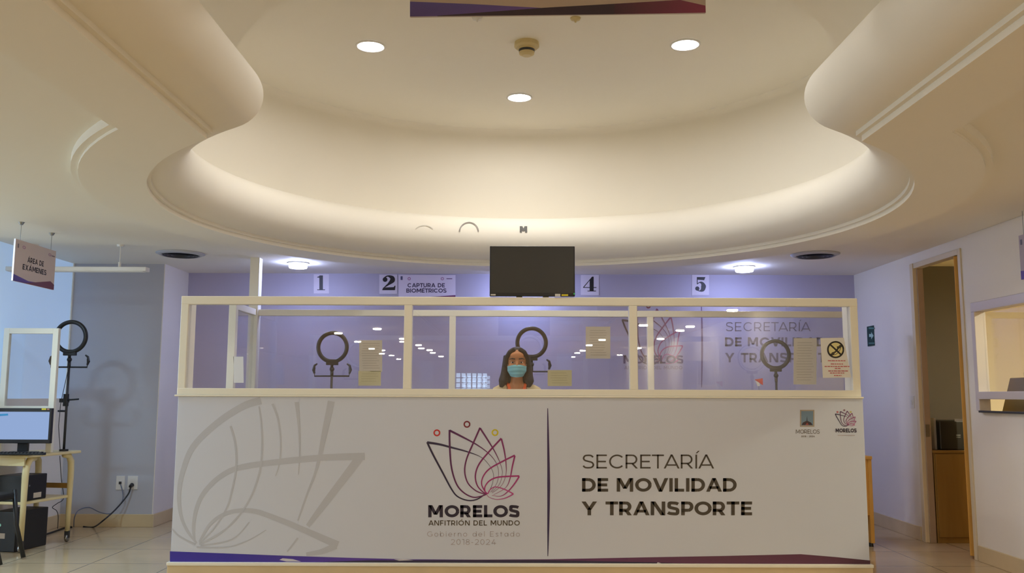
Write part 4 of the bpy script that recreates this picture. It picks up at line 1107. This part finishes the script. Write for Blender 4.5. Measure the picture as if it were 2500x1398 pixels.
# ================================================================== PERSON
YPN = 7.06; pxn = aty(1262, 890, YPN).x
def apply_mods(o):
    dg = bpy.context.evaluated_depsgraph_get(); e = o.evaluated_get(dg)
    me = bpy.data.meshes.new_from_object(e); old = o.data; o.modifiers.clear(); o.data = me
    for f in me.polygons: f.use_smooth = True
    bpy.data.meshes.remove(old)
    return o
def blob(g, name, m, parent, voxel, it=6, fac=.5):
    o = g.build(name, m, parent, smooth=True, recalc=True)
    r = o.modifiers.new('remesh', 'REMESH'); r.mode = 'VOXEL'; r.voxel_size = voxel; r.use_smooth_shade = True
    s = o.modifiers.new('smooth', 'SMOOTH'); s.factor = fac; s.iterations = it
    return apply_mods(o)
pr = thing('person', 'woman in cream blouse, orange lanyard and blue surgical mask standing behind the counter', 'person', (pxn, YPN, 0))
B = V((pxn, YPN, 0)); Q = lambda x, y, z: B + V((x, y, z))
M_SKIN = mat('brown_skin', (192, 128, 80), .5, noise=.04, nscale=20); M_HAIR = mat('black_hair', (28, 22, 22), .6, noise=.25, nscale=60, bump=.4, bscale=160)
M_BLOUSE = mat('cream_blouse', (216, 196, 150), .8, noise=.03, bump=.15, bscale=120); M_MASK = mat('blue_surgical_mask', (128, 192, 196), .75, noise=.02, bump=.1, bscale=300)
M_LAN = mat('orange_lanyard', (236, 92, 20), .6); M_TROUS = mat('dark_trousers', (40, 42, 54), .8); M_SHOE = mat('black_shoe', (22, 20, 20), .4)
HZ = 1.452
g = G()
g.ball(Q(0, .010, HZ + .022), (.080, .088, .094), n=24, m=16).ball(Q(0, -.008, HZ - .04), (.068, .070, .075), n=20, m=14).ball(Q(0, -.045, HZ - .083), (.034, .032, .030))
g.ball(Q(0, -.066, HZ + .055), (.056, .02, .034))                      # forehead
for s in (-1, 1):
    g.ball(Q(s * .044, -.056, HZ - .026), (.027, .020, .022))          # cheek
    g.ball(Q(s * .031, -.071, HZ + .026), (.026, .010, .008))          # brow ridge
    g.ball(Q(s * .082, .012, HZ - .006), (.010, .020, .030))           # ear
g.tube([Q(0, -.074, HZ + .014), Q(0, -.086, HZ - .012), Q(0, -.094, HZ - .026)], [.008, .011, .013], 10).ball(Q(0, -.074, HZ - .060), (.024, .012, .012))
g.tube([Q(0, .022, HZ - .05), Q(0, .020, 1.34), Q(0, .018, 1.25)], [.050, .047, .056], 14)
g.ball(Q(0, .02, 1.225), (.12, .062, .045))
for s in (-1, 1):
    g.tube([Q(s * .04, .02, 1.262), Q(s * .10, .02, 1.238), Q(s * .160, .02, 1.205)], [.040, .043, .046], 12)
g.ball(Q(0, .005, 1.10), (.145, .09, .14), n=22, m=14).ball(Q(0, .01, .93), (.122, .085, .14), n=22, m=14).ball(Q(0, .02, .80), (.150, .105, .12), n=22, m=14)
for s in (-1, 1):
    g.ball(Q(s * .07, -.07, 1.07), (.055, .045, .055))
    g.tube([Q(s * .165, .02, 1.20), Q(s * .195, .03, 1.05), Q(s * .205, .03, .93), Q(s * .205, .0, .84), Q(s * .198, -.05, .74)], [.046, .042, .036, .034, .024], 12)   # arm
    w = Q(s * .198, -.05, .74); hd = V((-s * .02, -.30, -1)).normalized()
    pal = w + hd * .05
    g.tube([w, w + hd * .03, w + hd * .085], [.024, .027, .028], 10)
    for i, (off, ln) in enumerate(((-.026, .058), (-.009, .068), (.009, .063), (.025, .050))):
        b0 = w + hd * .085 + V((0, off, 0)); b1 = b0 + hd * ln * .5 + V((-s * .006, 0, 0)); b2 = b1 + (hd + V((-s * .55, 0, 0))).normalized() * ln * .5
        g.tube([w + hd * .05 + V((0, off * .8, 0)), b0, b1, b2], [.010, .0088, .008, .0068], 8).ball(b2, .0068, n=8, m=6)
    th0 = w + hd * .025 + V((0, -.022, 0)); th1 = th0 + V((-s * .012, -.026, -.03)); th2 = th1 + V((-s * .012, -.008, -.028))
    g.tube([w + hd * .02, th0, th1, th2], [.014, .012, .010, .008], 8).ball(th2, .008, n=8, m=6)
    g.tube([Q(s * .078, .02, .78), Q(s * .085, .012, .60), Q(s * .085, .0, .44), Q(s * .085, .02, .34), Q(s * .083, .035, .10), Q(s * .083, .035, .05)], [.088, .074, .053, .055, .036, .036], 14)
    g.tube([Q(s * .083, .05, .035), Q(s * .086, -.05, .03), Q(s * .09, -.13, .022)], [.034, .034, .022], 12)
blob(g, 'body', M_SKIN, pr, .0075, 4)
# eyes and brows
for s in (-1, 1):
    ey = G().ball(Q(s * .034, -.0665, HZ + .004), (.0125, .010, .0065), n=16, m=10).build('eye', M_WHITE, pr, smooth=True)
    G().ball(Q(s * .034, -.0735, HZ + .004), (.0068, .0042, .0068), n=14, m=8).build('iris', M_BLACK, ey, smooth=True)
    G().tube([Q(s * .050, -.063, HZ + .0075), Q(s * .034, -.0755, HZ + .0135), Q(s * .018, -.074, HZ + .009)], .003, 8).build('eyelid', M_SKIN, ey, smooth=True)
    G().tube([Q(s * .058, -.064, HZ + .027), Q(s * .038, -.0815, HZ + .034), Q(s * .014, -.084, HZ + .029)], [.0028, .0042, .0036], 8).build('eyebrow', M_HAIR, pr, smooth=True)
# hair: cap with centre-left parting and long sides falling to the shoulders
g = G()
g.ball(Q(0, .030, HZ + .038), (.092, .090, .092), n=26, m=18)
for s in (-1, 1):
    x1_ = .080 if s < 0 else .086
    g.tube([Q(s * .018, -.052, HZ + .112), Q(s * .056, -.056, HZ + .086), Q(s * .084, -.036, HZ + .042), Q(s * .093, -.018, HZ - .02)], [.014, .018, .016, .016], 12)
    g.tube([Q(s * .084, .004, HZ + .06), Q(s * .094, .004, HZ - .01), Q(s * (.097 if s > 0 else .100), .0, HZ - .08), Q(s * (.098 if s > 0 else .108), -.010, HZ - .14), Q(s * (.092 if s > 0 else .124), -.016, HZ - .19)], [.022, .022, .027, .037, .014], 14)
    g.tube([Q(s * .06, .06, HZ + .04), Q(s * .075, .062, HZ - .06), Q(s * .078, .055, HZ - .17)], [.04, .042, .030], 14)
g.tube([Q(0, .085, HZ + .05), Q(0, .092, HZ - .06), Q(0, .085, HZ - .18)], [.05, .05, .03], 14)
blob(g, 'hair', M_HAIR, pr, .006, 3)
# mask
rows = 14; colsn = 20; fr = []; bk = []
for i in range(rows + 1):
    t_ = i / rows; rf = []; rb = []
    zc = HZ - .020 - t_ * .092
    halfw = .074 - .026 * max(0, t_ - .45) / .55
    for j in range(colsn + 1):
        s = (j / colsn - .5) * 2
        x = s * halfw
        bulge = (-.103 + .012 * t_ * t_ * 1.2) + .050 * abs(s) ** 2.2 + (.012 * (1 - abs(s)) * max(0, .15 - t_) / .15)
        pleat = .0022 * (1 if int(t_ * 5.99) % 2 else -1) * (1 - abs(s) ** 4)
        z = zc - .012 * abs(s) ** 2 * (t_ - .5) * -1.2 + (.006 * (1 - abs(s)) * (1 - t_))
        rf.append(Q(x, bulge + pleat, z)); rb.append(Q(x, bulge + pleat + .003, z))
    fr.append(rf); bk.append(rb)
g = G(); g.rings(fr, cap=False, closed=False); g.rings(bk, cap=False, closed=False)
edge = lambda r: [p for p in r[0]] + [q[-1] for q in r[1:]] + list(reversed(r[-1]))[1:] + [q[0] for q in reversed(r[1:-1])]
ef, eb = edge(fr), edge(bk)
g.rings([ef, eb], cap=False)
mk = g.build('face_mask', M_MASK, pr, smooth=True)
for s in (0, -1):
    sg_ = 1 if s else -1
    G().tube([fr[1][s], Q(sg_ * .072, -.02, HZ - .015), Q(sg_ * .084, .012, HZ + .01), Q(sg_ * .078, .015, HZ - .03), fr[-2][s]], .0016, 6).build('ear_loop', M_WHITE, mk)
# clothes
g = G()
g.ball(Q(0, .022, 1.215), (.128, .072, .050))
for s in (-1, 1):
    g.tube([Q(s * .075, .02, 1.262), Q(s * .115, .02, 1.243), Q(s * .166, .02, 1.210)], [.040, .049, .054], 14)
    g.tube([Q(s * .168, .02, 1.205), Q(s * .198, .03, 1.05), Q(s * .206, .03, .98)], [.056, .054, .052], 14)
    g.ball(Q(s * .07, -.075, 1.07), (.062, .052, .062))
g.ball(Q(0, .008, 1.10), (.158, .105, .145), n=22, m=14).ball(Q(0, .012, .95), (.138, .10, .15), n=22, m=14).ball(Q(0, .02, .84), (.160, .118, .10), n=22, m=14)
blob(g, 'blouse', M_BLOUSE, pr, .008, 4)
g = G()
for s in (-1, 1): g.tube([Q(s * .078, .02, .80), Q(s * .086, .012, .60), Q(s * .087, .0, .44), Q(s * .087, .02, .30), Q(s * .085, .035, .085)], [.098, .084, .064, .062, .054], 14)
g.ball(Q(0, .02, .80), (.160, .115, .09))
blob(g, 'trousers', M_TROUS, pr, .009, 3)
for s in (-1, 1):
    g = G().tube([Q(s * .083, .07, .04), Q(s * .084, .02, .05), Q(s * .087, -.06, .038), Q(s * .092, -.14, .028)], [.036, .044, .041, .024], 12)
    for v in g.v: v.z = max(v.z, .002)
    g.build('shoe', M_SHOE, pr, smooth=True)
# lanyard: flat strap round the neck, both ends meeting on the chest
lan = None
def strap(pts, w, th=.002):
    g = G(); L_ = []
    for i, p in enumerate(pts):
        d = (pts[min(i + 1, len(pts) - 1)] - pts[max(i - 1, 0)]).normalized(); n_ = V((0, -1, .25)).normalized(); a_ = d.cross(n_).normalized() * w / 2
        L_.append([p - a_, p + a_, p + a_ - n_ * th, p - a_ - n_ * th])
    return g.rings(L_)
for s in (-1, 1):
    pts = [Q(s * .045, .075, 1.295), Q(s * .066, .035, 1.300), Q(s * .068, -.022, 1.290), Q(s * .060, -.058, 1.262), Q(s * .050, -.088, 1.225), Q(s * .040, -.112, 1.17), Q(s * .026, -.132, 1.09), Q(s * .006, -.132, 1.0)]
    strap(pts, .021).build('lanyard_strap', M_LAN, pr)
G().box(Q(-.035, -.137, .88), Q(.035, -.131, .985)).build('badge', M_WHITE, pr, bevel=.002)

# small red and white tag hanging near the right ring light
a = aty(1853, 932, 7.3)
o = G().hexa([a + V((-.035, -.005, .02)), a + V((.03, -.005, .03)), a + V((.03, -.005, -.025)), a + V((.0, -.005, -.005))], [a + V((-.035, .005, .02)), a + V((.03, .005, .03)), a + V((.03, .005, -.025)), a + V((.0, .005, -.005))])
t = thing('desk_flag', 'tiny red and white desk flag behind the right pane', 'flag', (a.x, a.y, .75))
o.build('flag_cloth', mat('red_flag', (214, 62, 34), .6), t)
G().hexa([a + V((-.03, -.006, .012)), a + V((.0, -.006, -.005)), a + V((.008, -.006, -.03)), a + V((-.012, -.006, -.035))], [a + V((-.03, .004, .012)), a + V((.0, .004, -.005)), a + V((.008, .004, -.03)), a + V((-.012, .004, -.035))]).build('white_panel', M_WHITE, t)
G().tube([V((a.x, a.y + .01, .75)), a + V((0, .01, .03))], .003, 6).build('pole', M_STEEL, t)
G().lathe([(0, 0), (.03, 0), (.025, .012), (0, .012)], (a.x, a.y + .01, .75), n=16).build('base', M_STEEL, t)
# staff desk inside the booth carrying the flag
t = thing('staff_table', 'white staff table behind the counter, hidden below the glass screen', 'table', (1.6, 7.3, 0))
G().box((.75, 7.12, .72), (2.06, 7.34, .75)).build('table_top', M_WHITE, t, bevel=.003)
for x in (.80, 1.98):
    for y in (7.14, 7.29): G().box((x, y, 0), (x + .04, y + .04, .72)).build('leg', M_STEEL, t)

# ================================================================== WORLD / RENDER SETTINGS
w = bpy.data.worlds.new('world'); S.world = w; w.use_nodes = True
w.node_tree.nodes['Background'].inputs[0].default_value = (.55, .7, 1, 1); w.node_tree.nodes['Background'].inputs[1].default_value = .3
S.view_settings.view_transform = 'Standard'; S.view_settings.look = 'None'; S.view_settings.gamma = 1; S.view_settings.use_curve_mapping = False
S.view_settings.exposure = 0.98
cy_ = S.cycles
cy_.use_denoising = True; cy_.sample_clamp_indirect = 6; cy_.max_bounces = 12; cy_.diffuse_bounces = 6; cy_.glossy_bounces = 4; cy_.transparent_max_bounces = 16; cy_.caustics_reflective = False; cy_.caustics_refractive = False
